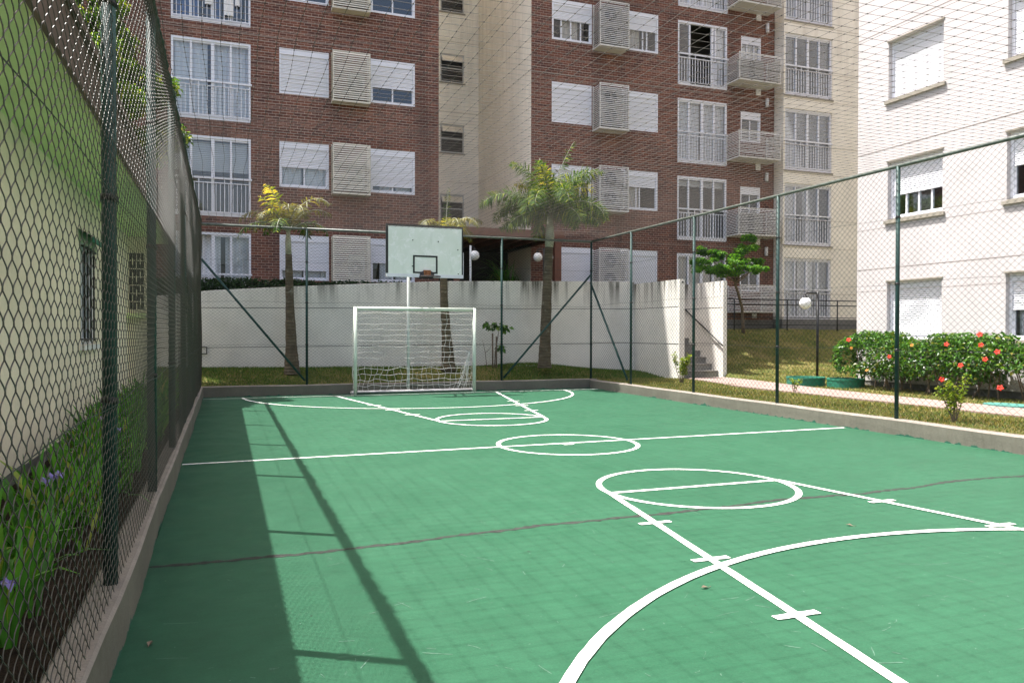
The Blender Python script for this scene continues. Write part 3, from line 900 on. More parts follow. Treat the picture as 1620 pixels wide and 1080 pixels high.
def bedroom(name, ori, parent, loc, w, h, close, panes=2, curtain=None, boxh=.19, mull=None, seed=0, fd=0.0):
    """sliding window under a roller shutter; loc is the lower left corner"""
    mb = MB(); t = .055
    mb.box(0,w,fd,fd+.10,0,t); mb.box(0,t,fd,fd+.10,t,h); mb.box(w-t,w,fd,fd+.10,t,h); mb.box(t,w-t,fd+.004,fd+.12,h-boxh,h)
    iw = w-2*t; gh = h-boxh-t
    ms = mull or [i/panes for i in range(1, panes)]
    for f in ms: mb.box(t+iw*f-.022, t+iw*f+.022, fd+.045, fd+.085, t, h-boxh)
    mb.box(t,w-t,fd+.05,fd+.08,t,t+.035); mb.box(t,t+.03,fd+.05,fd+.08,t+.035,h-boxh); mb.box(w-t-.03,w-t,fd+.05,fd+.08,t+.035,h-boxh)
    fr = ob(mb, name, MT['alu'], ori, parent, loc)
    if close < .97:
        ob(MB().box(t+.03,w-t-.03,fd+.062,fd+.068,t+.035,h-boxh-gh*close), "glass_pane", MT['glass'], ori, fr, loc)
    if close > .02:
        mb = MB(); zt = h-boxh; zb = zt - (gh-.03)*close; n = max(2, int((zt-zb)/.042))
        for i in range(n):
            a = zt-(zt-zb)*i/n; b = zt-(zt-zb)*(i+1)/n
            mb.add([(t+.004,fd+.030,a),(w-t-.004,fd+.030,a),(w-t-.004,fd+.020,(a+b)/2+.004),(t+.004,fd+.020,(a+b)/2+.004),(w-t-.004,fd+.030,b+.004),(t+.004,fd+.030,b+.004)],
                   [(0,3,2,1),(3,5,4,2)])
            mb.quad((t+.004,fd+.030,b+.004),(t+.004,fd+.036,b+.004),(w-t-.004,fd+.036,b),(w-t-.004,fd+.030,b))
        mb.box(t+.004,w-t-.004,fd+.016,fd+.036,zb-.03,zb)
        mb.box(t+.004,w-t-.004,fd+.036,fd+.040,zb,zt)
        ob(mb, "roller_shutter", MT['shutter'], ori, fr, loc)
    if curtain:
        mb = MB()
        for a, b in curtain[1]: wavy(mb, t+iw*a, t+iw*b, .02, h-.1, fd+.20, .03, .15, seed=seed)
        ob(mb, "curtain", MT[curtain[0]], ori, fr, loc)
    return fr

def balcony(ori, parent, loc, w, h, railz, curtains=(), fr_=(.0,.25,.5,.75,1.), openp=None, blind=None, seed=0, rail=True, laundry=False):
    mb = MB(); t = .06
    mb.box(0,w,0,.10,0,.07); mb.box(0,t,0,.10,.07,h); mb.box(w-t,w,0,.10,.07,h); mb.box(t,w-t,0,.10,h-.07,h)
    for i, f in enumerate(fr_[1:-1]):
        hw = .045 if i == 1 else .028
        mb.box(w*f-hw, w*f+hw, .012, .085, .07, h-.07)
    for i in range(len(fr_)-1):
        if openp == i: continue
        a, b = w*fr_[i]+.03, w*fr_[i+1]-.03
        mb.box(a, b, .03, .07, railz-.03, railz+.03) if False else None
        mb.box(max(a,t), min(b,w-t), .03, .07, .07, .12); mb.box(max(a,t), min(b,w-t), .03, .07, h-.12, h-.07)
    fr = ob(mb, "balcony_door", MT['alu'], ori, parent, loc)
    mb = MB()
    for i in range(len(fr_)-1):
        if openp == i: continue
        mb.box(w*fr_[i]+.035, w*fr_[i+1]-.035, .047, .053, .12, h-.12)
    ob(mb, "glass_pane", MT['glass'], ori, fr, loc)
    for m, spans in curtains:
        mb = MB()
        for k, (a, b) in enumerate(spans): wavy(mb, w*a+.02, w*b-.02, .05, h-.06, .17+.05*k, .03, .17, seed=seed+k)
        ob(mb, "curtain", MT[m], ori, fr, loc)
    if blind:
        mb = MB(); a, b, zb = blind
        n = int((h-.1-zb)/.05)
        for i in range(n): mb.box(w*a, w*b, .20, .212, zb+.05*i, zb+.05*i+.044)
        ob(mb, "blind", MT['blind'], ori, fr, loc)
    if laundry:
        mb = MB()
        for a, b, z0 in ((.42,.52,.5),(.66,.78,.25),(.80,.86,.55)):
            wavy(mb, w*a, w*b, z0, railz-.05, -.075, .02, .12, seed=seed)
        ob(mb, "hanging_towel", MT['blind'], ori, fr, loc)
    if rail:
        mb = MB()
        mb.box(-.02,w+.03,-.055,-.015,railz-.025,railz+.025); mb.box(.02,w-.02,-.045,-.022,railz-.15,railz-.125); mb.box(.02,w-.02,-.045,-.022,.10,.125)
        nb = int(w/.115)
        for i in range(nb+1):
            u = .03+(w-.06)*i/nb; hw = .013 if i % 6 == 0 else .0085
            top = railz-.025 if i % 6 == 0 else railz-.15
            mb.box(u-hw, u+hw, -.043, -.024, .125 if i % 6 else .02, top)
        ob(mb, "guard_rail", MT['alu'], ori, fr, loc)
    return fr

def louver(name, ori, parent, loc, w, h, dp, mat, n=22, ac=(.18,.95,.12,.95), rough=False, seed=0, gap=.0):
    """slatted box hung on the wall round an air conditioner; loc lower left"""
    rg = random.Random(seed)
    mb = MB(); c = .035
    for u in (0, w-c):
        for d in (-dp, -.04): mb.box(u, u+c, d, d+c, 0, h)
    mb.box(c, w-c, -dp+.006, -dp+c, h-c, h); 
    p = (h-.07)/n
    for i in range(n):
        z = .04+p*i; a = rg.uniform(-.010,.010) if rough else rg.uniform(-.002,.002); b = rg.uniform(-.010,.010) if rough else rg.uniform(-.002,.002)
        th = p*(.70 if mat == 'louver_b' else .50)
        def slat(p0, p1, q):
            mb.add([p0, p1, (p1[0]+q[0],p1[1]+q[1],p1[2]+th), (p0[0]+q[0],p0[1]+q[1],p0[2]+th),
                    (p0[0]-q[0]*.6,p0[1]-q[1]*.6,p0[2]), (p1[0]-q[0]*.6,p1[1]-q[1]*.6,p1[2]), (p1[0]+q[0]*.4,p1[1]+q[1]*.4,p1[2]+th), (p0[0]+q[0]*.4,p0[1]+q[1]*.4,p0[2]+th)],
                   [(0,1,2,3),(7,6,5,4),(0,4,5,1),(3,2,6,7)])
        if rough and rg.random() < .16:
            f = rg.uniform(.3,.7)
            slat((c*.6,-dp-.004,z+a),(w*f-.02,-dp-.004,z+a),(0,.022)); slat((w*f+.01,-dp-.004,z+b),(w-c*.6,-dp-.004,z+b),(0,.022))
        else:
            slat((c*.6,-dp-.004,z+a), (w-c*.6,-dp-.004,z+b), (0,.022))
        slat((-.004,-.05,z), (-.004,-dp+.02,z), (.022,0)); slat((w+.004,-dp+.02,z), (w+.004,-.05,z), (-.022,0))
    mb.box(-.006, w+.006, -dp-.01, -.002, -.055, 0)
    bx = ob(mb, name, MT[mat], ori, parent, loc)
    if ac:
        a, b, z0, z1 = ac
        mb = MB(); mb.box(w*a, w*b, -dp+.10, -dp+.10+min(.3,dp-.14), h*z0, h*z1, 0)
        nf = 2 if (z1-z0) > .6 else 1
        for k in range(nf):
            zc = h*(z0+(z1-z0)*(k+.5)/nf); rr = min(.23, h*(z1-z0)/nf*.42)
            mb.tube([(w*(a+b)/2-.05,-dp+.099,zc),(w*(a+b)/2-.05,-dp+.086,zc)], [rr, rr*.96], 24, 1)
            mb.tube([(w*(a+b)/2-.05,-dp+.087,zc),(w*(a+b)/2-.05,-dp+.080,zc)], rr*.25, 12, 0)
        ob(mb, "air_conditioner", [MT['ac'], MT['fan']], ori, bx, loc)
    return bx

FY = 24.0
bl = thing("apartment_building", "brown brick and cream apartment block with slatted air conditioner boxes, behind the goal", "apartment building", (6, 24, 1.9))
P = 2.75
rows = range(5)
ZR = 26.2
# openings per storey
AO = lambda k: (-1.41, .72, 2.02+P*k, 4.30+P*k)
B1 = lambda k: (1.52, 2.95, 2.98+P*k, 4.32+P*k)
B2 = lambda k: (4.20, 5.59, 2.98+P*k, 4.32+P*k)
C1 = lambda k: (10.24, 11.71, 2.96+P*k, 4.31+P*k)
C2 = lambda k: (12.84, 14.29, 2.96+P*k, 4.31+P*k)
DO = lambda k: (15.09, 17.16, 2.00+P*k, 4.27+P*k)
EO = lambda k: (17.76, 18.64, 2.95+P*k, 4.06+P*k)
FO = lambda k: (19.34, 21.50, 1.95+P*k, 4.22+P*k)
GO = lambda k: (22.75, 24.2, 2.96+P*k, 4.31+P*k)
SO = lambda k: (7.93, 8.90, 3.00+P*k, 4.12+P*k)
L3 = (0, 0, 0)
mb = MB(); holed(mb, -8, 6.36, 1.5, ZR, 24, [f(k) for k in rows for f in (AO, B1, B2)], .16)
mb.quad((-8,36,1.5),(-8,24,1.5),(-8,24,ZR),(-8,36,ZR))
ob(mb, "brick_wall", MT['brick'], 'S', bl, L3)
mb = MB(); holed(mb, 9.5, 19.25, 1.5, ZR, 24, [f(k) for k in rows for f in (C1, C2, DO, EO)], .16)
ob(mb, "brick_wall", MT['brick'], 'S', bl, L3)
mb = MB(); holed(mb, 6.36, 9.5, 1.5, ZR, 29.7, [SO(k) for k in rows], .14)
mb.quad((9.5,29.7,1.5),(9.5,24,1.5),(9.5,24,ZR),(9.5,29.7,ZR)); mb.quad((6.36,24,1.5),(6.36,29.7,1.5),(6.36,29.7,ZR),(6.36,24,ZR))  # left block's unseen side made cream to bounce light into the recess
ob(mb, "stair_tower_wall", MT['cream'], 'S', bl, L3)
mb = MB(); holed(mb, 19.27, 27, 1.95, ZR, 23.5, [f(k) for k in rows for f in (FO, GO)], .16)
mb.quad((19.27,24.3,1.95),(19.27,23.5,1.95),(19.27,23.5,ZR),(19.27,24.3,ZR)); mb.quad((27,23.5,1.5),(27,36,1.5),(27,36,ZR),(27,23.5,ZR))
ob(mb, "cream_wall", MT['cream'], 'S', bl, L3)
mb = MB().box(19.23,27.02,23.46,24,1.2,1.95); mb.box(9.5,19.23,23.965,24.1,1.2,1.92); ob(mb, "plinth", MT['plinth'], 'S', bl, L3)
# dark rooms behind the openings, floor slabs
mb = MB()
for x0, x1, y0 in ((-7.9, 6.3, 25.3), (9.56, 26.9, 25.3), (6.4, 9.45, 30.6)):
    mb.box(x0, x1, y0, 35.8, 1.6, ZR-.1)
    for k in range(8):
        mb.box(x0, x1, y0-1.1 if y0 < 30 else y0-.75, y0, 1.78+P*k, 1.98+P*k)
ob(mb, "interior", MT['dark_room'], 'S', bl, L3)
mb = MB().box(-8.1,6.46,23.85,36,ZR,ZR+.25); mb.box(9.4,27.1,23.4,36,ZR,ZR+.25); mb.box(6.46,9.4,29.6,36,ZR,ZR+.25)
ob(mb, "roof", MT['plinth'], 'S', bl, L3)
# pale joint lines in the brickwork at each floor
for k in rows:
    z = 4.57+P*k
    for xa, xb in ((-8, 6.36), (9.5, 19.25)): ob(MB().box(xa,xb,23.996,24.0,z-.008,z+.008), "floor_joint", MT['kerb_top'], 'S', bl, L3)
for k in rows:
    for z in (4.60+P*k, 2.9+P*k): ob(MB().box(19.27,27,23.4965,23.5,z-.006,z+.006), "render_joint", MT['cjoint'], 'S', bl, L3)
    ob(MB().box(6.36,9.5,29.696,29.7,4.6+P*k-.006,4.6+P*k+.006), "render_joint", MT['cjoint'], 'S', bl, L3); ob(MB().box(9.4965,9.5,24,29.69,4.6+P*k-.005,4.6+P*k+.005), "render_joint", MT['cjoint'], 'S', bl, L3)

c_lo = [None]*5
shB1 = {0: .78, 1: .50, 2: .97, 3: .0, 4: .6}
shB2 = {0: .50, 1: .86, 2: .60, 3: .0, 4: .5}
shC1 = {0: 1.0, 1: .30, 2: 1.0, 3: .42, 4: .8}
shC2 = {0: 1.0, 1: .32, 2: 1.0, 3: .38, 4: 1.}
for k in rows:
    a = B1(k); bedroom("bedroom_window", 'S', bl, (a[0], FY+.004, a[2]), a[1]-a[0], a[3]-a[2], shB1[k], 2, ('blind' if k == 1 else 'curtain', [(.0,.45),(.5,1.)]) if k in (1, 0) else None, seed=k)
    a = B2(k); bedroom("bedroom_window", 'S', bl, (a[0], FY+.004, a[2]), a[1]-a[0], a[3]-a[2], shB2[k], 2, ('curtain', [(.2,.5),(.6,.95)]) if k in (0, 1) else None, seed=k+9)
    a = C1(k); bedroom("bedroom_window", 'S', bl, (a[0], FY+.004, a[2]), a[1]-a[0], a[3]-a[2], shC1[k], 2, ('curtain_beige', [(.28,.70)]) if k in (3, 1) else None, mull=[.22,.48,.75], seed=k+20)
    a = C2(k); bedroom("bedroom_window", 'S', bl, (a[0], FY+.004, a[2]), a[1]-a[0], a[3]-a[2], shC2[k], 2, ('curtain_beige', [(.1,.55)]) if k in (3, 1) else None, mull=[.08,.60,.72] if k == 3 else [.42,.52], seed=k+30)
    louver("air_conditioner_box", 'S', bl, (3.02, FY-.004, 2.87+P*k), 1.12, 1.46, .36, 'louver_b', 22, (.45,.86,.1,.6), seed=k)
    louver("air_conditioner_box", 'S', bl, (11.74, FY-.004, 2.81+P*k), 1.10, 1.47, .56, 'louver_g', 22, (.12,.80,.08,.92), seed=k+50)
    # full height doors, left block
    a = AO(k); w, h = a[1]-a[0], a[3]-a[2]
    cu = {0: [('curtain', [(0,.22),(.34,.62),(.66,1.)])], 1: [], 2: [('curtain', [(0,.46),(.52,1.)])], 3: [('cloth_blue', [(.05,.35),(.55,.62)])], 4: [('curtain', [(0,1)])]}[k]
    balcony('S', bl, (a[0], FY+.004, a[2]), w, h, 1.08, cu, (0,.245,.515,.745,1.), openp=1 if k in (0,) else None, blind={1: (.03,.97,1.30)}.get(k), seed=k*7, laundry=(k == 3))
    a = DO(k); w, h = a[1]-a[0], a[3]-a[2]
    cu = {0: [('curtain_beige', [(0,.24),(.26,.74),(.77,1)])], 1: [], 2: [('curtain', [(0,.5),(.5,1.)])], 3: [('curtain', [(.74,1.)])], 4: [('curtain', [(0,1)])]}[k]
    balcony('S', bl, (a[0], FY+.004, a[2]), w, h, 1.10, cu, (0,.24,.70,.76,1.) if k == 3 else (0,.23,.5,.74,1.), openp=1 if k == 3 else None, blind={1: (.02,.98,1.95)}.get(k), seed=k*11+3)
    a = EO(k); bedroom("small_window", 'S', bl, (a[0], FY+.004, a[2]), a[1]-a[0], a[3]-a[2], .0 if k else .02, 2, ('curtain', [(.1,.7)]) if k == 3 else None, boxh=.28, mull=[.5] if k != 3 else [.30,.72], seed=k)
    louver("air_conditioner_box", 'S', bl, (17.12+.1*(k == 0), FY-.004, 2.23+P*k), 1.80 if k else 1.5, .93, .78, 'louver_g', 15, (.10,.62,.06,.80) if k in (1, 3) else None, rough=True, seed=k+80)
    a = FO(k); w, h = a[1]-a[0], a[3]-a[2]
    cu = {0: [('curtain', [(0,.3),(.36,.72),(.78,1)])], 1: [('curtain', [(0,.30),(.48,.80)])], 2: [('curtain', [(0,.5),(.52,1.)])], 3: [('curtain_beige', [(0,.22),(.78,1.)])], 4: [('curtain', [(0,1)])]}[k]
    balcony('S', bl, (a[0], FY-.5+.05, a[2]), w, h, 1.10, cu, (0,.25,.5,.74,1.), seed=k*5+1)
    mb = MB().box(a[0]-.06, a[1]+.06, -.03, .05, a[2]-.05, a[2]-.002); ob(mb, "sill", MT['sill'], 'S', bl, (0, FY-.5, 0))
    a = GO(k); bedroom("bedroom_window", 'S', bl, (a[0], FY-.5+.05, a[2]), a[1]-a[0], a[3]-a[2], (.6,.5,1,1,1)[k], 2, seed=k)
    # stair windows
    a = SO(k); w, h = a[1]-a[0], a[3]-a[2]
    mb = MB(); mb.box(0,w,.03,.09,0,.05); mb.box(0,.05,.03,.09,.05,h); mb.box(w-.05,w,.03,.09,.05,h); mb.box(.05,w-.05,.03,.09,h-.05,h); mb.box(.05,w-.05,.032,.088,h*.48,h*.48+.05)
    sw = ob(mb, "stair_window", plain("stair_window_frame", (.50,.49,.46), .5, .1) if k == 0 else bpy.data.materials["stair_window_frame"], 'S', bl, (a[0], 29.7, a[2]))
    mb = MB(); q = .16
    def sash(f0, f1):
        d0, z0 = .03+(h-.06)*0, h-.06
        return None
    zt, zb2 = h-.06, h*.70
    A, B = (.055, .02, zt), (w-.055, .02, zt); C_, D_ = (.055, -.16, zb2), (w-.055, -.16, zb2)
    for p0, p1 in ((A,B),(C_,D_),(A,C_),(B,D_)): mb.obox(p0, p1, .035, .03)
    ob(mb, "awning_sash", bpy.data.materials["stair_window_frame"], 'S', sw, (a[0], 29.7, a[2]))
    mb = MB(); mb.quad((.07,.012,zt-.01),(w-.07,.012,zt-.01),(w-.07,-.15,zb2+.01),(.07,-.15,zb2+.01)); 
    ob(MB().box(.05,w-.05,.058,.064,.05,h*.48), "glass_pane", MT['glass_d'], 'S', sw, (a[0], 29.7, a[2]))
    mb2 = MB()
    ob(mb, "glass_pane", MT['glass_d'], 'S', sw, (a[0], 29.7, a[2]))
    mb = MB()
    for i in range(4): mb.obox((.05,.10+.012,.10+.12*i),(w-.05,.10+.012,.10+.12*i),.05,.012)
    mb.box(.05,w-.05,.145,.150,.02,h-.05)
    ob(mb, "louver_blade", MT['fan'], 'S', sw, (a[0], 29.7, a[2]))
    mb = MB().box(a[0]-.05, a[1]+.05, -.03, .03, a[2]-.05, a[2]-.002); ob(mb, "sill", MT['sill'], 'S', bl, (0, 29.7, 0))
    # small wall fittings
    z = 4.83+P*k if k < 4 else None
    if k < 4:
        mb = MB().box(18.42,18.63,-.03,0,z-.13,z+.13); mb.box(18.45,18.60,-.034,-.03,z-.10,z+.10); ob(mb, "air_vent", MT['blind'], 'S', bl, (0, 24, 0))
    zc = 4.46+P*k
    mb = MB().tube([(18.88,-.07,zc-.16),(18.88,-.07,zc+.16)], .06, 14); mb.box(18.85,18.91,-.02,0,zc-.1,zc+.1); ob(mb, "wall_light", MT['alu'], 'S', bl, (0, 24, 0))

# small vent by the ground floor box
ob(MB().box(18.3,18.5,-.03,0,1.98,2.16), "air_vent", MT['blind'], 'S', bl, (0, 24, 0))

# ---- white building beside the path
wb = thing("apartment_building", "sunlit white rendered apartment block with roller shutters, behind the flowering hedge", "apartment building", (19, 4, .2))
WX = 14.2
# facade coordinate u = -y
wins = []
for k in rows:
    for y1 in (13.76, 10.87, 7.98, 5.09, 2.2, -.7):
        wins.append((-y1, -y1+1.45, 1.30+2.72*k, 2.61+2.72*k))
mb = MB(); holed(mb, -14.66, 12, .33, 27, 0, wins, .17)
mb.quad((12,0,.1),(12,30,.1),(12,30,27),(12,0,27)); mb.quad((-14.66,30,.1),(-14.66,0,.1),(-14.66,0,27),(-14.66,30,27))
ob(mb, "rendered_wall", MT['white_wall'], 'W', wb, (WX, 0, 0))
ob(MB().box(-14.64, 12, .015, .3, 0, .33), "plinth", MT['plinth'], 'W', wb, (WX, 0, 0))
ob(MB().box(-14.6, 11.9, 1.4, 29.9, .1, 26.9), "interior", MT['dark_room'], 'W', wb, (WX, 0, 0))
ob(MB().box(-14.8, 12.1, -.12, 30.1, 27, 27.3), "roof", MT['plinth'], 'W', wb, (WX, 0, 0))
mb = MB()
for k in range(5):
    z = 2.93+2.72*k
    ob(MB().box(-14.66,12,-.003,0,z-.007,z+.007), "render_joint", MT['wjoint'], 'W', wb, (WX, 0, 0))
for z in (2.42, 3.86): ob(MB().box(-14.66,12,-.0025,0,z-.004,z+.004), "render_joint", MT['wjoint'], 'W', wb, (WX, 0, 0))
i = 0
for (u0, u1, z0, z1) in wins:
    k = int(round((z0-1.30)/2.72)); ci = int(round((-u0-13.76)/-2.89))
    cl = {(0,0): .97, (1,0): .55, (2,0): .97, (0,1): .50, (1,1): .45, (2,1): .97}.get((k, ci), random.choice([.97, .6, .4, .97]))
    bedroom("bedroom_window", 'W', wb, (WX, -u0, z0+.012), u1-u0, z1-z0-.012, cl, 4, ('curtain', [(0,.22)]) if (k, ci) in ((0,1),) else (('curtain_beige', [(.3,.6)]) if ci == 0 and k == 1 else None), boxh=.15, mull=[.25,.5,.75], seed=i, fd=.10)
    mb = MB(); mb.box(u0-.07, u1+.07, -.055, -.002, z0-.09, z0-.02); mb.box(u0+.001, u1-.001, -.002, .10, z0-.02, z0+.008)
    ob(MB().box(u0-.03, u1+.03, -.02, -.001, z1+.002, z1+.03), "lintel", MT['sill'], 'W', wb, (WX, 0, 0))
    ob(mb, "sill", MT['sill'], 'W', wb, (WX, 0, 0))
    i += 1

# ---- low house on the left
hs = thing("house", "low pale cream house with deep brown eaves behind the iris bed", "house", (-4.5, 8, .17))
HX = -1.67
mb = MB(); holed(mb, -6, 16.9, .0, 3.2, 0, [(10.85, 12.02, 1.28, 2.58), (3.4, 4.7, 1.28, 2.58)][:1], .14)
mb.quad((16.9,0,0),(16.9,7,0),(16.9,7,3.2),(16.9,0,3.2))
ob(mb, "house_wall", MT['house_wall'], 'E', hs, (HX, 0, 0))
ob(MB().box(-6, 16.88, -.012, .01, .0, .27), "plinth", MT['plinth'], 'E', hs, (HX, 0, 0))
ob(MB().box(-6, 16.8, 1.2, 6.9, .05, 3.1), "interior", MT['dark_room'], 'E', hs, (HX, 0, 0))
# eaves: soffit, fascia and tiled slope
EX = -.93
MB().box(-8.6, EX-.03, -6.3, 17.12, 3.2, 3.235).build("soffit", MT['soffit'], hs)
MB().box(EX-.03, EX, -6.3, 17.15, 3.14, 3.50).build("fascia", MT['fascia'], hs)
MB().box(EX-.06, EX+.03, -6.3, 17.16, 3.503, 3.575).build("eave_shadow_cap", MT['fascia'], hs)  # added strip that gives the eave's cast shadow a straight edge
mb = MB()
for i in range(95):
    y0 = -6.3+.247*i
    vs = []
    for j, (x, z) in enumerate(((EX+.02, 3.515), (-5.0, 5.2))):
        for q in range(5):
            a = math.pi*q/4
            vs.append((x, y0+.247*q/4, z+.045*math.sin(a)))
    mb.add(vs, [(q, q+1, 5+q+1, 5+q) for q in range(4)], 0, True)
mb.quad((EX-.01,-6.3,3.49),(EX-.01,17.15,3.49),(-5.0,17.15,5.17),(-5.0,-6.3,5.17)); mb.quad((-9,-6.3,3.49),(-5.0,-6.3,5.17),(-5.0,17.15,5.17),(-9,17.15,3.49))
mb.add([(EX-.02,17.1,3.24),(-5,17.1,5.16),(-9,17.1,3.24)], [(0,1,2)])
mb.build("roof", MT['tile'], hs)
w = bedroom("side_window", 'E', hs, (HX, 10.85, 1.28), 1.17, 1.30, .0, 2, ('curtain', [(.0,.9)]), boxh=.06, fd=.03)
mb = MB()
for i in range(4): mb.box(.22+.25*i, .245+.25*i, -.02, 0.0, .04, 1.26)
for z in (.06, 1.22): mb.box(.03, 1.14, -.024, -.004, z, z+.02)
ob(mb, "window_bars", MT['black'], 'E', w, (HX, 10.85, 1.28))
mb = MB().box(10.78,12.09,-.06,-.002,1.215,1.275); ob(mb, "sill", MT['blind'], 'E', hs, (HX, 0, 0))
mb = MB().add([(10.7,0,2.70),(12.15,0,2.70),(12.15,-.16,2.60),(10.7,-.16,2.60)], [(0,1,2,3)]); mb.box(10.7,12.15,-.165,-.155,2.54,2.605); mb.add([(10.7,-.004,2.70),(12.15,-.004,2.70),(12.15,-.16,2.61),(10.7,-.16,2.61)], [(3,2,1,0)])
ob(mb, "awning", MT['tub'], 'E', hs, (HX, 0, 0))
# projecting cabinet with a white grille facing the court end
mb = MB(); holed(mb, HX-.3, -1.35, .17, 3.19, 15.9, [(-1.66, -1.40, 1.85, 2.90)], .12)
mb.quad((-1.35,15.9,.17),(-1.35,16.9,.17),(-1.35,16.9,3.19),(-1.35,15.9,3.19)); mb.quad((-1.35,16.9,.17),(HX,16.9,.17),(HX,16.9,3.19),(-1.35,16.9,3.19))
mb.build("house_wall", MT['house_wall'], hs)
mb = MB()
for i in range(5): mb.box(-1.665+.065*i, -1.653+.065*i, 15.888, 15.90, 1.84, 2.91)
for i in range(8): mb.box(-1.67, -1.39, 15.884, 15.895, 1.84+.151*i, 1.856+.151*i)
for a in ((-1.70,-1.665,1.80,2.94),(-1.395,-1.36,1.80,2.94)): mb.box(a[0],a[1],15.87,15.899,a[2],a[3])
mb.box(-1.665,-1.395,15.87,15.899,2.905,2.94); mb.box(-1.665,-1.395,15.87,15.899,1.80,1.838)
mb.build("grille", MT['house_wall'], hs)
MB().box(-1.669,-1.36,15.60,15.899,1.70,1.78).build("ledge", MT['soffit'], hs)
MB().box(-1.66,-1.40,16.02,16.03,1.8,2.95).build("cabinet_back", MT['fan'], hs)

# ================================================================== SITE FURNITURE
pg = thing("pergola", "red brown timber entrance canopy on a post between the brick blocks", "pergola", (8.1, 22.6, 2))
MB().box(6.40,9.96,22.40,29.2,4.43,4.55).build("canopy_roof", MT['pergola'], pg)
mb = MB().box(6.38,9.98,22.36,22.40,4.37,4.60)
mb.build("fascia", MT['pergola'], pg)
mb = MB()
for i in range(7): mb.box(6.5+.5*i, 6.58+.5*i, 22.42, 29.0, 4.27, 4.428)
mb.build("rafter", MT['pergola'], pg)
MB().box(6.40,9.49,26.2,26.3,2.0,4.268).build("recess_shade_panel", plain("recess_shade_dark", (.03,.027,.024), .7, .2, 5), pg)  # added dark panel standing in for the shade of the deep recess
MB().box(9.70,9.92,22.45,22.67,2.0,4.27).build("column", MT['pergola'], pg)
MB().box(6.45,6.60,22.45,22.60,2.0,4.27).build("column", MT['pergola'], pg)

def globe_lamp(label, base, h, globes, r, group=None, pole_mat='black'):
    t = thing("globe_lamp", label, "lamp post", base, group)
    x, y, z = base
    MB().tube([(x,y,z-.05),(x,y,z+h)], .032, 12).build("pole", MT[pole_mat], t)
    for gx in globes:
        s = 1 if gx > x else -1
        mb = MB().tube([(x,y,z+h-.03),(gx-s*.05,y,z+h-.03),(gx,y,z+h-.07),(gx,y,z+h-.12)], .018, 8)
        mb.tube([(gx,y,z+h-.16),(gx,y,z+h-.10)], .05, 14)
        mb.build("arm", MT['black'], t)
        MB().ball((gx,y,z+h-.14-r), r, 24, 14).build("globe", MT['globe'], t)
globe_lamp("black garden lamp post with one white globe on the lawn by the green tubs", (13.78,15.5,.33), 2.13, [13.40], .145)
globe_lamp("thin grey lamp post with one white globe half hidden by the backboard", (6.86,22.2,2.0), 2.02, [6.98], .15, pole_mat='pole')
globe_lamp("black lamp post with two white globes beside the bushy palm", (9.18,22.1,2.0), 2.02, [8.98, 9.34], .14)

rl = thing("railing", "black metal railing along the top of the grass slope", "railing", (20, 22.4, 1.5))
for x in (14.1, 16.36, 18.58, 20.8, 23.0, 25.2): MB().tube([(x,22.4,1.4),(x,22.4,2.60)], .022, 10).build("post", MT['black'], rl)
for z in (2.60, 2.42, 1.98, 1.72): MB().tube([(14.1,22.4,z),(25.2,22.4,z)], .019 if z > 2 else .014, 8).build("rail", MT['black'], rl)

for lab, x, y, r in (("round green concrete tub in front of the lamp post", 12.86, 14.85, .43), ("round green concrete tub half under the hibiscus hedge", 13.30, 14.05, .40)):
    t = thing("tub", lab, "tub", (x, y, .2), "green tubs on the lawn")
    mb = MB(); n = 40
    prof = [(r*.98,.16),(r,.36),(r*1.02,.37),(r*1.02,.41),(r*.90,.41),(r*.88,.37),(0,.37)]
    vs = [(x+a*math.cos(6.2832*k/n), y+a*math.sin(6.2832*k/n), z) for a, z in prof for k in range(n)]
    mb.add(vs, [(j*n+k, j*n+(k+1)%n, (j+1)*n+(k+1)%n, (j+1)*n+k) for j in range(len(prof)-1) for k in range(n)], 0, False)
    mb.build("tub_wall", MT['tub'], t)
mb = MB(); n = 30
mb.add([(12.32+.30*math.cos(6.2832*k/n), 9.35+.42*math.sin(6.2832*k/n), z) for z in (.2,.255) for k in range(n)], [tuple(range(n,2*n))]+[(k,(k+1)%n,n+(k+1)%n,n+k) for k in range(n)])
tag(mb.build("ground_cover_lid", plain("teal_lid", (.06,.20,.17), .6, .2, 6)), "flat teal lid set in the grass at the edge of the pink path", "lid")
bx = thing("wall_box", "small dark metal frame on the white wall by the far left fence corner", "wall box", (-.5, 20.39, .98))
mb = MB()
for a in ((-.60,-.41,1.06,1.08),(-.60,-.41,.90,.92),(-.60,-.58,.92,1.06),(-.43,-.41,.92,1.06)): mb.box(a[0],a[1],20.37,20.398,a[2],a[3])
mb.build("frame", MT['black'], bx); MB().box(-.58,-.43,20.385,20.398,.92,1.06).build("cover", MT['retain'], bx)

# ================================================================== PLANTS
def leaf_quads(P, D, U, L, Wd, fold=.25):
    """P base (n,3), D direction, U leaf normal hint; quads base-left-tip-right with a folded midrib"""
    D = D/np.linalg.norm(D, axis=1, keepdims=True)
    Sd = np.cross(D, U); Sd /= np.linalg.norm(Sd, axis=1, keepdims=True)+1e-9
    Nn = np.cross(Sd, D)
    L = np.asarray(L)[:,None]; Wd = np.asarray(Wd)[:,None]
    mid = P + D*L*.45
    V = np.stack([P, mid+Sd*Wd/2+Nn*Wd*fold, P+D*L-Nn*L*.12, mid-Sd*Wd/2+Nn*Wd*fold], 1)
    F = np.arange(len(P)*4).reshape(-1,4)
    return V.reshape(-1,3), F

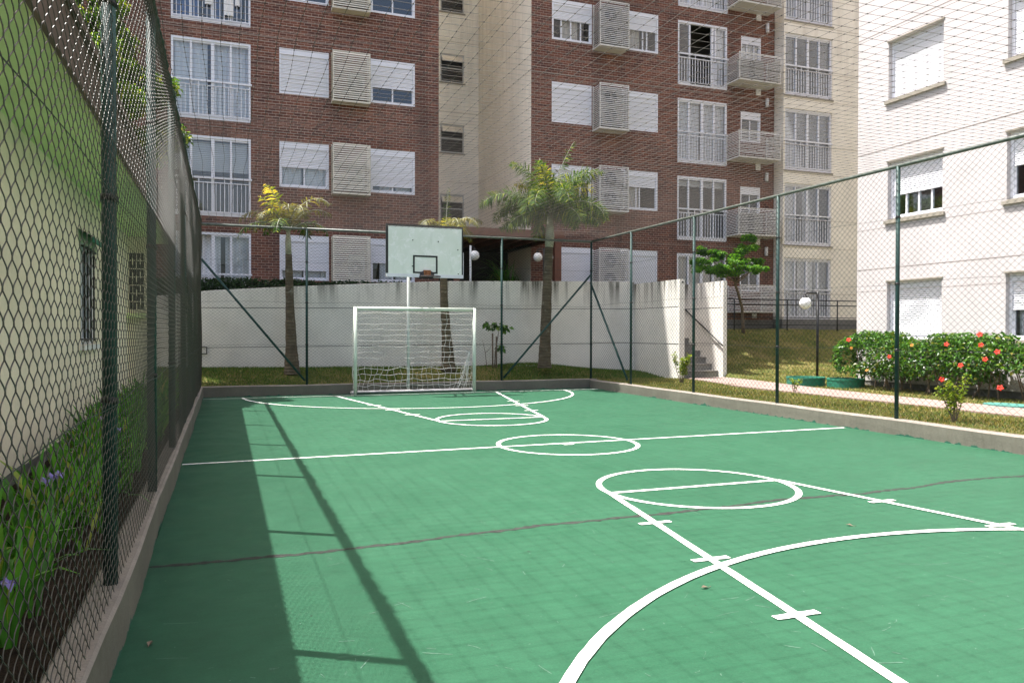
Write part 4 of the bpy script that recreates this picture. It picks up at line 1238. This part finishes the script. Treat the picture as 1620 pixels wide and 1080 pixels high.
def crown_leaves(pts, size, up=.6, fold=.22, droop=.35):
    n = len(pts)
    D = RNG.normal(size=(n,3)); D[:,2] = D[:,2]*.5 - droop
    U = RNG.normal(size=(n,3))*.55; U[:,2] += up+.4
    L = size*RNG.uniform(.65, 1.3, n)
    return leaf_quads(pts, D, U, L, L*RNG.uniform(.5,.75,n), fold)

def blob_pts(blobs, n, shell=.55):
    """points in ellipsoids (x,y,z,rx,ry,rz), crowded to the outside"""
    w = np.array([b[3]*b[4]*b[5] for b in blobs])**.67; w /= w.sum()
    idx = RNG.choice(len(blobs), n, p=w)
    B = np.array(blobs)[idx]
    d = RNG.normal(size=(n,3)); d /= np.linalg.norm(d, axis=1, keepdims=True)
    r = RNG.random(n)**(1-shell)
    r = .25+.75*r
    return B[:,:3] + d*r[:,None]*B[:,3:]

def frond(mb, base, az, e0, length, droop, n, ll, lw, bushy=.35, mi=0, rmi=1, ragged=0, curl=.5):
    """pinnate palm frond"""
    K = 14; pts = []; p = Vector(base); e = e0
    h = Vector((math.cos(az), math.sin(az), 0))
    for i in range(K+1):
        pts.append(p.copy())
        p = p + (h*math.cos(e)+Vector((0,0,1))*math.sin(e))*length/K
        e -= droop/K*(.4+1.2*i/K)
    mb.tube(pts, [.016*(1-i/K*.85)+.002 for i in range(K+1)], 5, rmi)
    side = Vector((-h.y, h.x, 0))
    for k in range(n):
        if random.random() < ragged: continue
        f = .12+.88*k/(n-1)
        q = f*K; i = min(K-1, int(q)); P = pts[i].lerp(pts[i+1], q-i)
        t = (pts[i+1]-pts[i]).normalized(); up = side.cross(t)
        s = 1 if k % 2 else -1
        l = ll*(math.sin(math.pi*min(1, .18+.78*f))**.7)*random.uniform(.8,1.12)
        a = random.uniform(-bushy, bushy)*1.6
        d = (t*random.uniform(.45,.7) + side*s*math.cos(a) + up*(math.sin(a)+.15)).normalized()
        w = lw*random.uniform(.8,1.15)
        wv = d.cross(up).normalized()
        if wv.length < .1: wv = t
        m = P + d*l*.5 + Vector((0,0,-l*.04*curl*2)); e2 = P + d*l*.93 + Vector((0,0,-l*.30*curl*2*random.uniform(.6,1.3)))
        mb.add([P-wv*w*.2, P+wv*w*.2, m+wv*w*.5, m-wv*w*.5, e2+wv*w*.08, e2-wv*w*.08], [(0,1,2,3),(3,2,4,5)], mi)

def palm(label, trunk, radii, shaft, fronds, mats, rings=True):
    x, y, z = trunk[0]
    t = thing("palm_tree", label, "palm tree", (x, y, z))
    K = 40
    cum = np.linspace(0, 1, len(trunk)); s = np.linspace(0, 1, K)
    T = np.array(trunk); pp = np.stack([np.interp(s, cum, T[:,i]) for i in range(3)], 1)
    rr = np.interp(s, cum, radii)*(1+.03*np.sin(s*70)+.02*np.sin(s*23))
    mb = MB().tube([tuple(p) for p in pp], list(rr), 16); mb.build("trunk", MT['trunk'], t)
    if shaft:
        MB().tube([p for p, _ in shaft], [r for _, r in shaft], 14).build("crown_shaft", MT['crownshaft'], t)
    for mat, fl_ in fronds:
        for f in fl_:
            mb = MB(); frond(mb, *f[:8], **(f[8] if len(f) > 8 else {}))
            mb.build("frond", [MT[mat], MT['crownshaft']], t)
    return t

random.seed(21)
def ring(c, n, e, L, droop, nl, ll, lw, az0=0, jit=.3, **kw):
    return [((c[0], c[1], c[2]+random.uniform(-.05,.05)), az0+6.283*i/n+random.uniform(-jit,jit), e+random.uniform(-.18,.18), L*random.uniform(.85,1.12), droop*random.uniform(.85,1.15), nl, ll, lw, kw) for i in range(n)]
# left palm with the sunlit yellow leaves
c = (1.43, 19.45, 3.86)
palm("slim palm left of the goal with a few bright yellow sunlit leaves", [(1.52,19.45,.42),(1.51,19.45,.62),(1.50,19.45,1.1),(1.47,19.45,2.0),(1.44,19.45,3.3)], [.20,.175,.135,.105,.078],
     [((1.44,19.45,3.25),.075),((1.43,19.45,3.6),.07),(c,.045)],
     [('palm_o', ring(c, 9, 1.05, 1.45, 2.2, 90, .32, .030, .2, ragged=.15, bushy=.4)),
      ('palm', ring(c, 5, .55, 1.25, 2.1, 80, .32, .030, .9, ragged=.2)),
      ('palm_y', [((1.36,19.30,3.95), 3.9, 1.25, 1.15, .9, 46, .30, .045, dict(bushy=.5)), ((1.36,19.25,3.9), 4.0, .80, .85, 1.2, 40, .32, .045, dict(bushy=.5)), ((1.40,19.3,3.95), 3.4, 1.0, .95, .7, 34, .28, .04, dict(bushy=.5))])], None)
c = (5.34, 19.45, 3.98)
palm("slim leaning palm behind the backboard, its crown just showing above it", [(5.42,19.45,.45),(5.41,19.45,.7),(5.37,19.45,1.3),(5.30,19.45,2.2),(5.27,19.45,3.4)], [.20,.17,.13,.105,.085],
     [((5.27,19.45,3.35),.082),((5.31,19.45,3.7),.075),(c,.045)],
     [('palm_o', ring(c, 8, .75, 1.3, 1.9, 80, .30, .028, .5, ragged=.2, bushy=.3)),
      ('palm_y', [((5.34,19.2,4.05), 4.4, .55, .6, .8, 30, .34, .035, dict(bushy=.4)), ((5.36,19.2,4.05), 5.2, .45, .55, .8, 30, .32, .035, dict(bushy=.4))]),
      ('palm', [(c, 1.0, 1.45, 1.25, .25, 50, .16, .022, dict(bushy=.2))])], None)
c = (8.11, 19.1, 4.62)
fr3 = [('palm', ring(c, 12, .72, 1.95, 2.0, 230, .46, .028, .15, bushy=.8) + ring(c, 9, .25, 1.65, 1.3, 190, .44, .028, .6, bushy=.8)),
       ('palm_y', ring((8.11,19.1,4.70), 4, 1.05, 1.45, 1.5, 100, .38, .024, 2.4, bushy=1.0)),
       ('palm', ring((8.11,19.1,4.68), 7, 1.12, 1.75, 1.6, 170, .42, .027, 1.3, bushy=.8) + [(c, -.4, 1.40, 2.0, .45, 90, .30, .03, dict(bushy=1.0)), (c, 2.4, 1.45, 1.5, .25, 40, .10, .03, dict(bushy=.2))])]
palm("bushy foxtail palm with a full dark green crown near the far right fence corner", [(7.96,19.1,.50),(7.96,19.1,.75),(7.98,19.1,1.3),(8.03,19.1,2.6),(8.08,19.1,3.75)], [.19,.165,.145,.125,.105],
     [((8.08,19.1,3.7),.11),((8.10,19.1,4.0),.125),(c,.06)], fr3, None)
def woody(mb, p0, p1, r0, r1, bend=.1, n=8):
    p0, p1 = Vector(p0), Vector(p1)
    off = Vector((random.uniform(-bend,bend), random.uniform(-bend,bend), random.uniform(-bend*.3,bend*.3)))
    mb.tube([p0.lerp(p1, i/n)+off*math.sin(math.pi*i/n) for i in range(n+1)], [r0+(r1-r0)*i/n for i in range(n+1)], 8)

# spreading tree on the slope
tr = thing("tree", "small spreading tree with bright green leaves on the slope by the stairs", "tree", (16.34, 21.9, 1.45))
mb = MB().tube([(16.36,21.9,1.3),(16.28,21.82,1.8),(16.15,21.7,2.28),(15.68,21.25,2.70),(15.24,20.85,3.02)], [.065,.055,.050,.045,.04], 10)
blobs = []
tips = [(14.45,21.6,3.55,.42,.45,.12),(15.0,21.4,3.50,.50,.5,.14),(15.5,21.3,3.42,.5,.5,.15),(15.9,21.6,3.85,.55,.55,.17),(16.35,21.7,4.25,.45,.5,.2),(16.55,21.9,4.60,.28,.35,.2),
        (16.6,21.8,3.75,.4,.5,.14),(15.55,22.2,4.0,.5,.5,.16),(15.1,22.4,4.15,.45,.4,.14),(15.2,21.0,3.65,.5,.4,.12),(16.2,21.0,3.55,.45,.4,.13),(14.8,22.2,3.8,.4,.5,.12)]
tips = [(b[0]*.952, b[1]-1.10, 1.45+(b[2]-1.45)*.952, b[3]*.9, b[4]*.8, b[5]) for b in tips]
for b in tips: woody(mb, (15.22+random.uniform(-.05,.1),20.85,2.99+random.uniform(0,.15)), b[:3], .028, .006, .12)
mb.build("trunk", MT['bark'], tr)
sub = []
for b in tips:
    for _ in range(7):
        q = RNG.normal(size=3)*.5
        sub.append((b[0]+q[0]*b[3], b[1]+q[1]*b[4], b[2]+q[2]*b[5], b[3]*.38, b[4]*.38, b[5]*.5))
V, F = crown_leaves(blob_pts(sub, 9000, .5), .085, .9)
np_mesh("crown", V-np.array(WL[tr.name]), F, MT['tree_leaf'], tr, WL[tr.name], False)

# leafy tree behind the house
lt = thing("tree", "dense leafy tree behind the cream house roof, seen through the left fence", "tree", (-2.9, 19.0, .4))
mb = MB().tube([(-2.9,19,.3),(-2.88,19,1.6),(-2.95,19.02,3.2),(-2.85,19.0,4.8)], [.17,.14,.12,.09], 12)
blobs = []
for i in range(66):
    a = random.uniform(0, 6.28); e = random.uniform(-.5, 1.35); rr_ = random.uniform(.6, 1.8)
    b = (-2.75+math.cos(a)*math.cos(e)*rr_, 19.0+math.sin(a)*math.cos(e)*rr_, 6.4+math.sin(e)*rr_*1.35)
    blobs.append((*b, random.uniform(.3,.5), random.uniform(.3,.5), random.uniform(.22,.4)))
    woody(mb, (-2.88,19,random.uniform(3.6,4.8)), b, .035, .008, .15)
mb.build("trunk", MT['bark'], lt)
V, F = crown_leaves(blob_pts(blobs, 42000, .5), .11, .5, .22, .6)
np_mesh("crown", V-np.array(WL[lt.name]), F, MT['lt_leaf'], lt, WL[lt.name], False)

# hibiscus hedge along the white building
hh = thing("hibiscus_hedge", "long glossy hibiscus hedge dotted with red flowers against the white building", "hedge", (13.6, 9, .2))
hf1, hf2 = sines(91, 6, (.6, 2.5)), sines(92, 6, (2, 6))
n = 46000
y = RNG.uniform(-1.0, 14.45, n); th = RNG.uniform(-.2*np.pi, 1.25*np.pi, n)
rad = (.30+.70*RNG.random(n)**.45)
endt = np.sqrt(np.clip((14.5-y)/.5, 0, 1))
hw = (.50+.10*hf1(y, 0*y)+.06*hf2(y*1.5, th))*(.45+.55*endt); hg = (.62+.09*hf1(y*1.4, 0*y+4)+.05*hf2(y*1.7, th*1.3))*(.6+.4*endt)
X = 13.60 - np.cos(th)*rad*hw; Z = .84 + np.sin(th)*rad*hg
keep = (hf2(y*1.1+1.5*Z, Z*1.7+5) + .35*hf1(y*2.0, Z*2) > -.34 + .40*(y < 11.6)*(Z < .75)*1.0) & (Z > .28) & (X < 14.15)
pts = np.stack([X, y, Z], 1)[keep]
V, F = crown_leaves(pts, .080, .45, .25, .30)
np_mesh("foliage", V-np.array(WL[hh.name]), F, MT['hib'], hh, WL[hh.name], False)
mb = MB()
for i in range(70):
    yy = random.uniform(-.8, 14.2); x0 = random.uniform(13.5, 13.8)
    woody(mb, (x0, yy, .15), (x0+random.uniform(-.35,.3), yy+random.uniform(-.25,.25), random.uniform(.8,1.3)), .016, .006, .08)
mb.build("stem", MT['stem'], hh)
def flower(parent, c, r, mat, toward=(-.85,-.45,.25)):
    mb = MB(); a = Vector(toward).normalized()
    a = (a + Vector((random.uniform(-.3,.3), random.uniform(-.3,.3), random.uniform(-.2,.3)))).normalized()
    u = a.cross(Vector((0,0,1))).normalized(); v = u.cross(a); C = Vector(c); ph = random.random()*6
    for k in range(5):
        t = ph+6.2832*k/5
        d = u*math.cos(t)+v*math.sin(t); s = u*-math.sin(t)+v*math.cos(t)
        mb.add([C, C+d*r*.6+s*r*.42+a*r*.28, C+d*r*1.05+s*r*.22+a*r*.18, C+d*r*1.08-s*r*.2+a*r*.15, C+d*r*.6-s*r*.42+a*r*.22], [(0,1,2,3,4)])
    mb.tube([C, C+a*r*1.0], [r*.05, r*.08], 6, 1)
    return mb.build("flower", [MT[mat], MT['petal_y']], parent)
for c in [(13.02,11.17,1.23),(13.2,10.61,1.42),(13.02,10.44,1.23),(13.0,10.10,1.11),(13.02,10.35,.97),(13.0,10.84,.84),(13.0,11.25,.55),(13.0,10.04,.47),(13.05,13.70,1.29),(13.08,8.9,1.1),(13.05,7.8,.9),(13.05,6.6,1.2)]:
    flower(hh, c, random.uniform(.042,.054), 'petal')
for c in [(13.05,13.62,1.11),(13.02,13.14,.64),(13.05,12.0,1.2)]: flower(hh, c, .036, 'petal_y')
flower(hh, (13.0,12.52,.95), .042, 'petal')

# clipped hedge and bush behind the retaining wall
dh = thing("hedge", "dark clipped hedge showing along the top of the stained white wall", "hedge", (0, 21, 2.0))
n = 34000
x = RNG.uniform(-6, 4.6, n); a = RNG.uniform(0, np.pi, n); rad = RNG.random(n)**.35
pts = np.stack([x, 21.0 - np.cos(a)*rad*.36, 2.1+np.sin(a)*rad*(.70+.05*hf1(x*2, 0*x))], 1)
V, F = crown_leaves(pts, .085, .6, .2, .1)
np_mesh("foliage", V-np.array(WL[dh.name]), F, MT['dark_leaf'], dh, WL[dh.name], False)
mb = MB()
for i in range(30): woody(mb, (-6+.35*i,21,1.95), (-6+.35*i+.1,21.05,2.5), .015, .005)
mb.build("stem", MT['stem'], dh)
bs = thing("bush", "dark grassy bush under the red brown entrance canopy", "bush", (9.0, 25.0, 2.0))
mb = MB()
for i in range(260):
    a = random.uniform(0, 6.28); e = random.uniform(.4, 1.45); L = random.uniform(.9, 1.7); b = Vector((8.75+random.gauss(0,.14), 24.4+random.gauss(0,.16), 2.85+random.uniform(0,.2)))
    if math.cos(a) > 0: L *= .5
    pr = None; h = Vector((math.cos(a), math.sin(a), 0)); s = Vector((-h.y, h.x, 0))*.018; p = b.copy(); vs = []
    for j in range(5):
        w = (1-j/4.6); vs += [p-s*w, p+s*w]
        p = p+(h*math.cos(e)+Vector((0,0,math.sin(e))))*L/4; e -= .38
    mb.add(vs, [(2*j,2*j+1,2*j+3,2*j+2) for j in range(4)])
mb.build("leaves", MT['iris'], bs)
MB().tube([(8.75,24.4,1.95),(8.75,24.4,3.0)], [.10,.07], 8).build("stem", MT['stem'], bs)

def shrub(name, label, cat, base, h, spread, nl, mat, size, nst=6):
    t = thing(name, label, cat, base)
    mb = MB(); bl_ = []
    for i in range(nst):
        tip = (base[0]+random.uniform(-spread,spread), base[1]+random.uniform(-spread,spread), base[2]+h*random.uniform(.6,1))
        woody(mb, (base[0]+random.uniform(-.03,.03), base[1], base[2]-.03), tip, .010, .004, .05)
        for f in (.5,.7,.85,1): 
            q = [base[k]+(tip[k]-base[k])*f for k in range(3)]
            bl_.append((*q, spread*.32, spread*.32, h*.10))
    mb.build("stem", MT['stem'], t)
    V, F = crown_leaves(blob_pts(bl_, nl, .4), size, .6, .2, -.1)
    np_mesh("foliage", V-np.array(WL[t.name]), F, MT[mat], t, WL[t.name], False)
shrub("shrub", "sparse yellow green shrub in front of the stair wall", "shrub", (10.60,16.6,.2), .78, .17, 620, 'shrub', .06)
shrub("shrub", "small leafy shrub growing just behind the right kerb", "shrub", (9.62,8.12,.19), .66, .15, 520, 'shrub', .048)
shrub("shrub", "small low seedling by the fence at the path bend", "shrub", (11.0,13.0,.2), .32, .1, 90, 'shrub', .05, 3)
sp = thing("sapling", "young staked sapling with drooping leaves between goal and bushy palm", "sapling", (6.82,19.7,.45))
mb = MB(); mb.tube([(6.70,19.66,.4),(6.69,19.66,1.42)], .022, 8); mb.tube([(6.80,19.66,.4),(6.80,19.66,1.33)], .022, 8); mb.build("stake", MT['stem'], sp)
mb = MB(); mb.tube([(6.76,19.7,.4),(6.78,19.7,.9),(6.86,19.7,1.35),(6.90,19.7,1.62)], [.016,.013,.01,.006], 8)
mb.build("stem", MT['stem'], sp)
mb = MB(); mb.tube([(6.56,19.7,.4),(6.50,19.7,.9),(6.42,19.7,1.25)], [.010,.007,.003], 6); mb.tube([(6.50,19.7,.9),(6.62,19.7,1.0),(6.68,19.7,1.12)], [.007,.005,.003], 6)
mb.build("stem", MT['stem'], sp)
V, F = crown_leaves(blob_pts([(6.68,19.68,1.62,.16,.15,.10),(6.95,19.68,1.60,.16,.15,.10),(6.55,19.68,1.66,.12,.12,.08),(7.08,19.68,1.55,.10,.1,.1),(6.95,19.68,1.05,.12,.1,.1)], 150, .3), .13, .5, .15, .9)
np_mesh("foliage", V-np.array(WL[sp.name]), F, MT['dark_leaf'] if False else MT['hib'], sp, WL[sp.name], False)

# iris bed
def iris_fan(mb, x, y, z, n, hmax, az=None, wid=.030):
    az = random.uniform(0, 3.14) if az is None else az
    for k in range(n):
        s = (k/(n-1)-.5)*2 if n > 1 else 0
        lean = s*.75+random.uniform(-.15,.15)
        L = hmax*random.uniform(.65,1.1)
        h = Vector((math.cos(az), math.sin(az), 0))*(1 if lean > 0 else -1)
        tw = Vector((-math.sin(az), math.cos(az), 0)); e = math.pi/2-abs(lean)*.55
        p = Vector((x+random.uniform(-.03,.03), y+random.uniform(-.03,.03), z-.02)); vs = []
        dr = random.choice([.05,.12,.3,.6,.9,1.2])
        wdir = (h*.8+tw*random.uniform(-.7,.7)).normalized()
        N = 6
        for j in range(N+1):
            w = wid*(.75+.6*(j/N))*(1 if j < N-1 else (.62 if j == N-1 else .06))/2
            wd = wdir if abs(e) > .7 else wdir.lerp(tw, .8)
            vs += [p-wd*w, p+wd*w]
            p = p+(h*math.cos(e)+Vector((0,0,math.sin(e))))*L/N
            e -= dr*(j/N)*.9
        mb.add(vs, [(2*j,2*j+1,2*j+3,2*j+2) for j in range(N)], 0, True)
random.seed(5)
mb = MB(); spots = []
for i in range(390):
    y = random.uniform(1.2, 16.6)
    x = random.triangular(-1.42, -.68, -1.05)
    if y > 9: x = random.uniform(-1.55, -.72)
    spots.append((x, y)); iris_fan(mb, x, y, .17, random.randint(4, 8), random.choice([.26,.36,.46,.52,.60])*random.uniform(.85,1.1), None, .030 if y > 4 else .034)
tag(mb.build("iris_bed", MT['iris']), "dense bed of green sword leaved irises between the house and the fence", "plants", kind='stuff')
def iris_plant(label, x, y, hs_):
    t = thing("iris_plant", label, "iris", (x, y, .17), "flowering irises in the left bed")
    mb = MB(); iris_fan(mb, x, y, .17, 8, .62, None, .036); mb.build("leaves", MT['iris'], t)
    for dx, dy, h in hs_:
        mb = MB().tube([(x,y,.15),(x+dx*.5,y+dy*.5,.17+h*.55),(x+dx,y+dy,.17+h)], .005, 6); mb.build("stalk", MT['shrub'], t)
        C = Vector((x+dx,y+dy,.17+h)); mb = MB()
        for k in range(6):
            a = 6.2832*k/6+random.uniform(-.2,.2); d = Vector((math.cos(a), math.sin(a), 0)); s = Vector((-d.y,d.x,0)); u = Vector((0,0,1))
            r = .042 if k % 2 else .034; dz = -.02 if k % 2 else .03
            mb.add([C, C+d*r*.6+s*r*.4+u*.012, C+d*r+u*dz, C+d*r*.6-s*r*.4+u*.012], [(0,1,2,3)])
        mb.build("flower", MT['iris_fl'], t)
iris_plant("iris with a pale violet flower at the lower left edge, nearest the camera", -.84, 3.66, [(.02,-.03,.26),(-.03,.05,.25)])
iris_plant("iris with violet flowers against the house plinth", -.98, 5.35, [(.0,.0,.40),(.05,-.06,.42),(-.05,.08,.36)])
iris_plant("iris with a violet flower just past the second fence post", -.95, 7.2, [(.0,.0,.55),(.1,.1,.45)])

# grass blades on the lawns
def blades(n, x0, x1, y0, y1, h, cond=None):
    x = RNG.uniform(x0, x1, n); y = RNG.uniform(y0, y1, n)
    if cond is not None:
        k = cond(x, y); x, y = x[k], y[k]
    z = np.array([terrain(a, b) for a, b in zip(x, y)])
    n = len(x); a = RNG.uniform(0, 6.283, n); hh_ = h*RNG.uniform(.5, 1.3, n); w = .006+.004*RNG.random(n)
    l = RNG.normal(size=(n,2))*.45*hh_[:,None]
    c, s = np.cos(a)*w, np.sin(a)*w
    V = np.stack([np.stack([x-c,y-s,z-.005],1), np.stack([x+c,y+s,z-.005],1), np.stack([x+l[:,0],y+l[:,1],z+hh_],1)], 1)
    return V.reshape(-1,3), np.arange(n*3).reshape(-1,3)
gp = [blades(34000, -1.5, 11.35, 18.6, 20.39, .055), blades(32000, 9.14, 10.95, 4.5, 18.5, .040),
      blades(9000, 12.1, 13.6, 5, 17.5, .045, lambda x, y: x > np.interp(y, [5,12,13.6,15.2,17.5], [12.14,12.17,12.27,12.52,12.8])),
      blades(30000, 12.98, 20.5, 14.9, 22.3, .05), blades(2500, 10.9, 11.4, 15.2, 18.2, .045)]
for g_, m_ in ((join(gp[1:]), 'blade'), (gp[0], 'blade_g')):
    tag(np_mesh("grass", g_[0], g_[1], MT[m_], None, (0,0,0), False), kind='stuff')

# litter on the court
random.seed(3)
lf = [("small dry brown leaf on the shaded court by the left kerb", -.33, 3.95), ("small dry leaf lying in the middle of the near court", 2.55, 3.75), ("tiny dry leaf near the right side of the near court", 4.4, 4.6)]
for lab, x, y in lf:
    mb = MB(); a = random.random()*6; d = Vector((math.cos(a), math.sin(a), 0)); s = Vector((-d.y, d.x, 0)); c = Vector((x, y, .004)); r = .028
    mb.add([c-d*r, c+s*r*.5+Vector((0,0,.010)), c+d*r+Vector((0,0,.006)), c-s*r*.5+Vector((0,0,.012))], [(0,1,2,3)])
    mb.tube([c-d*r, c-d*r*1.6+Vector((0,0,.004))], .0015, 5)
    tag(mb.build("dry_leaf", MT['stem']), lab, "leaf", "dry leaves on the court")
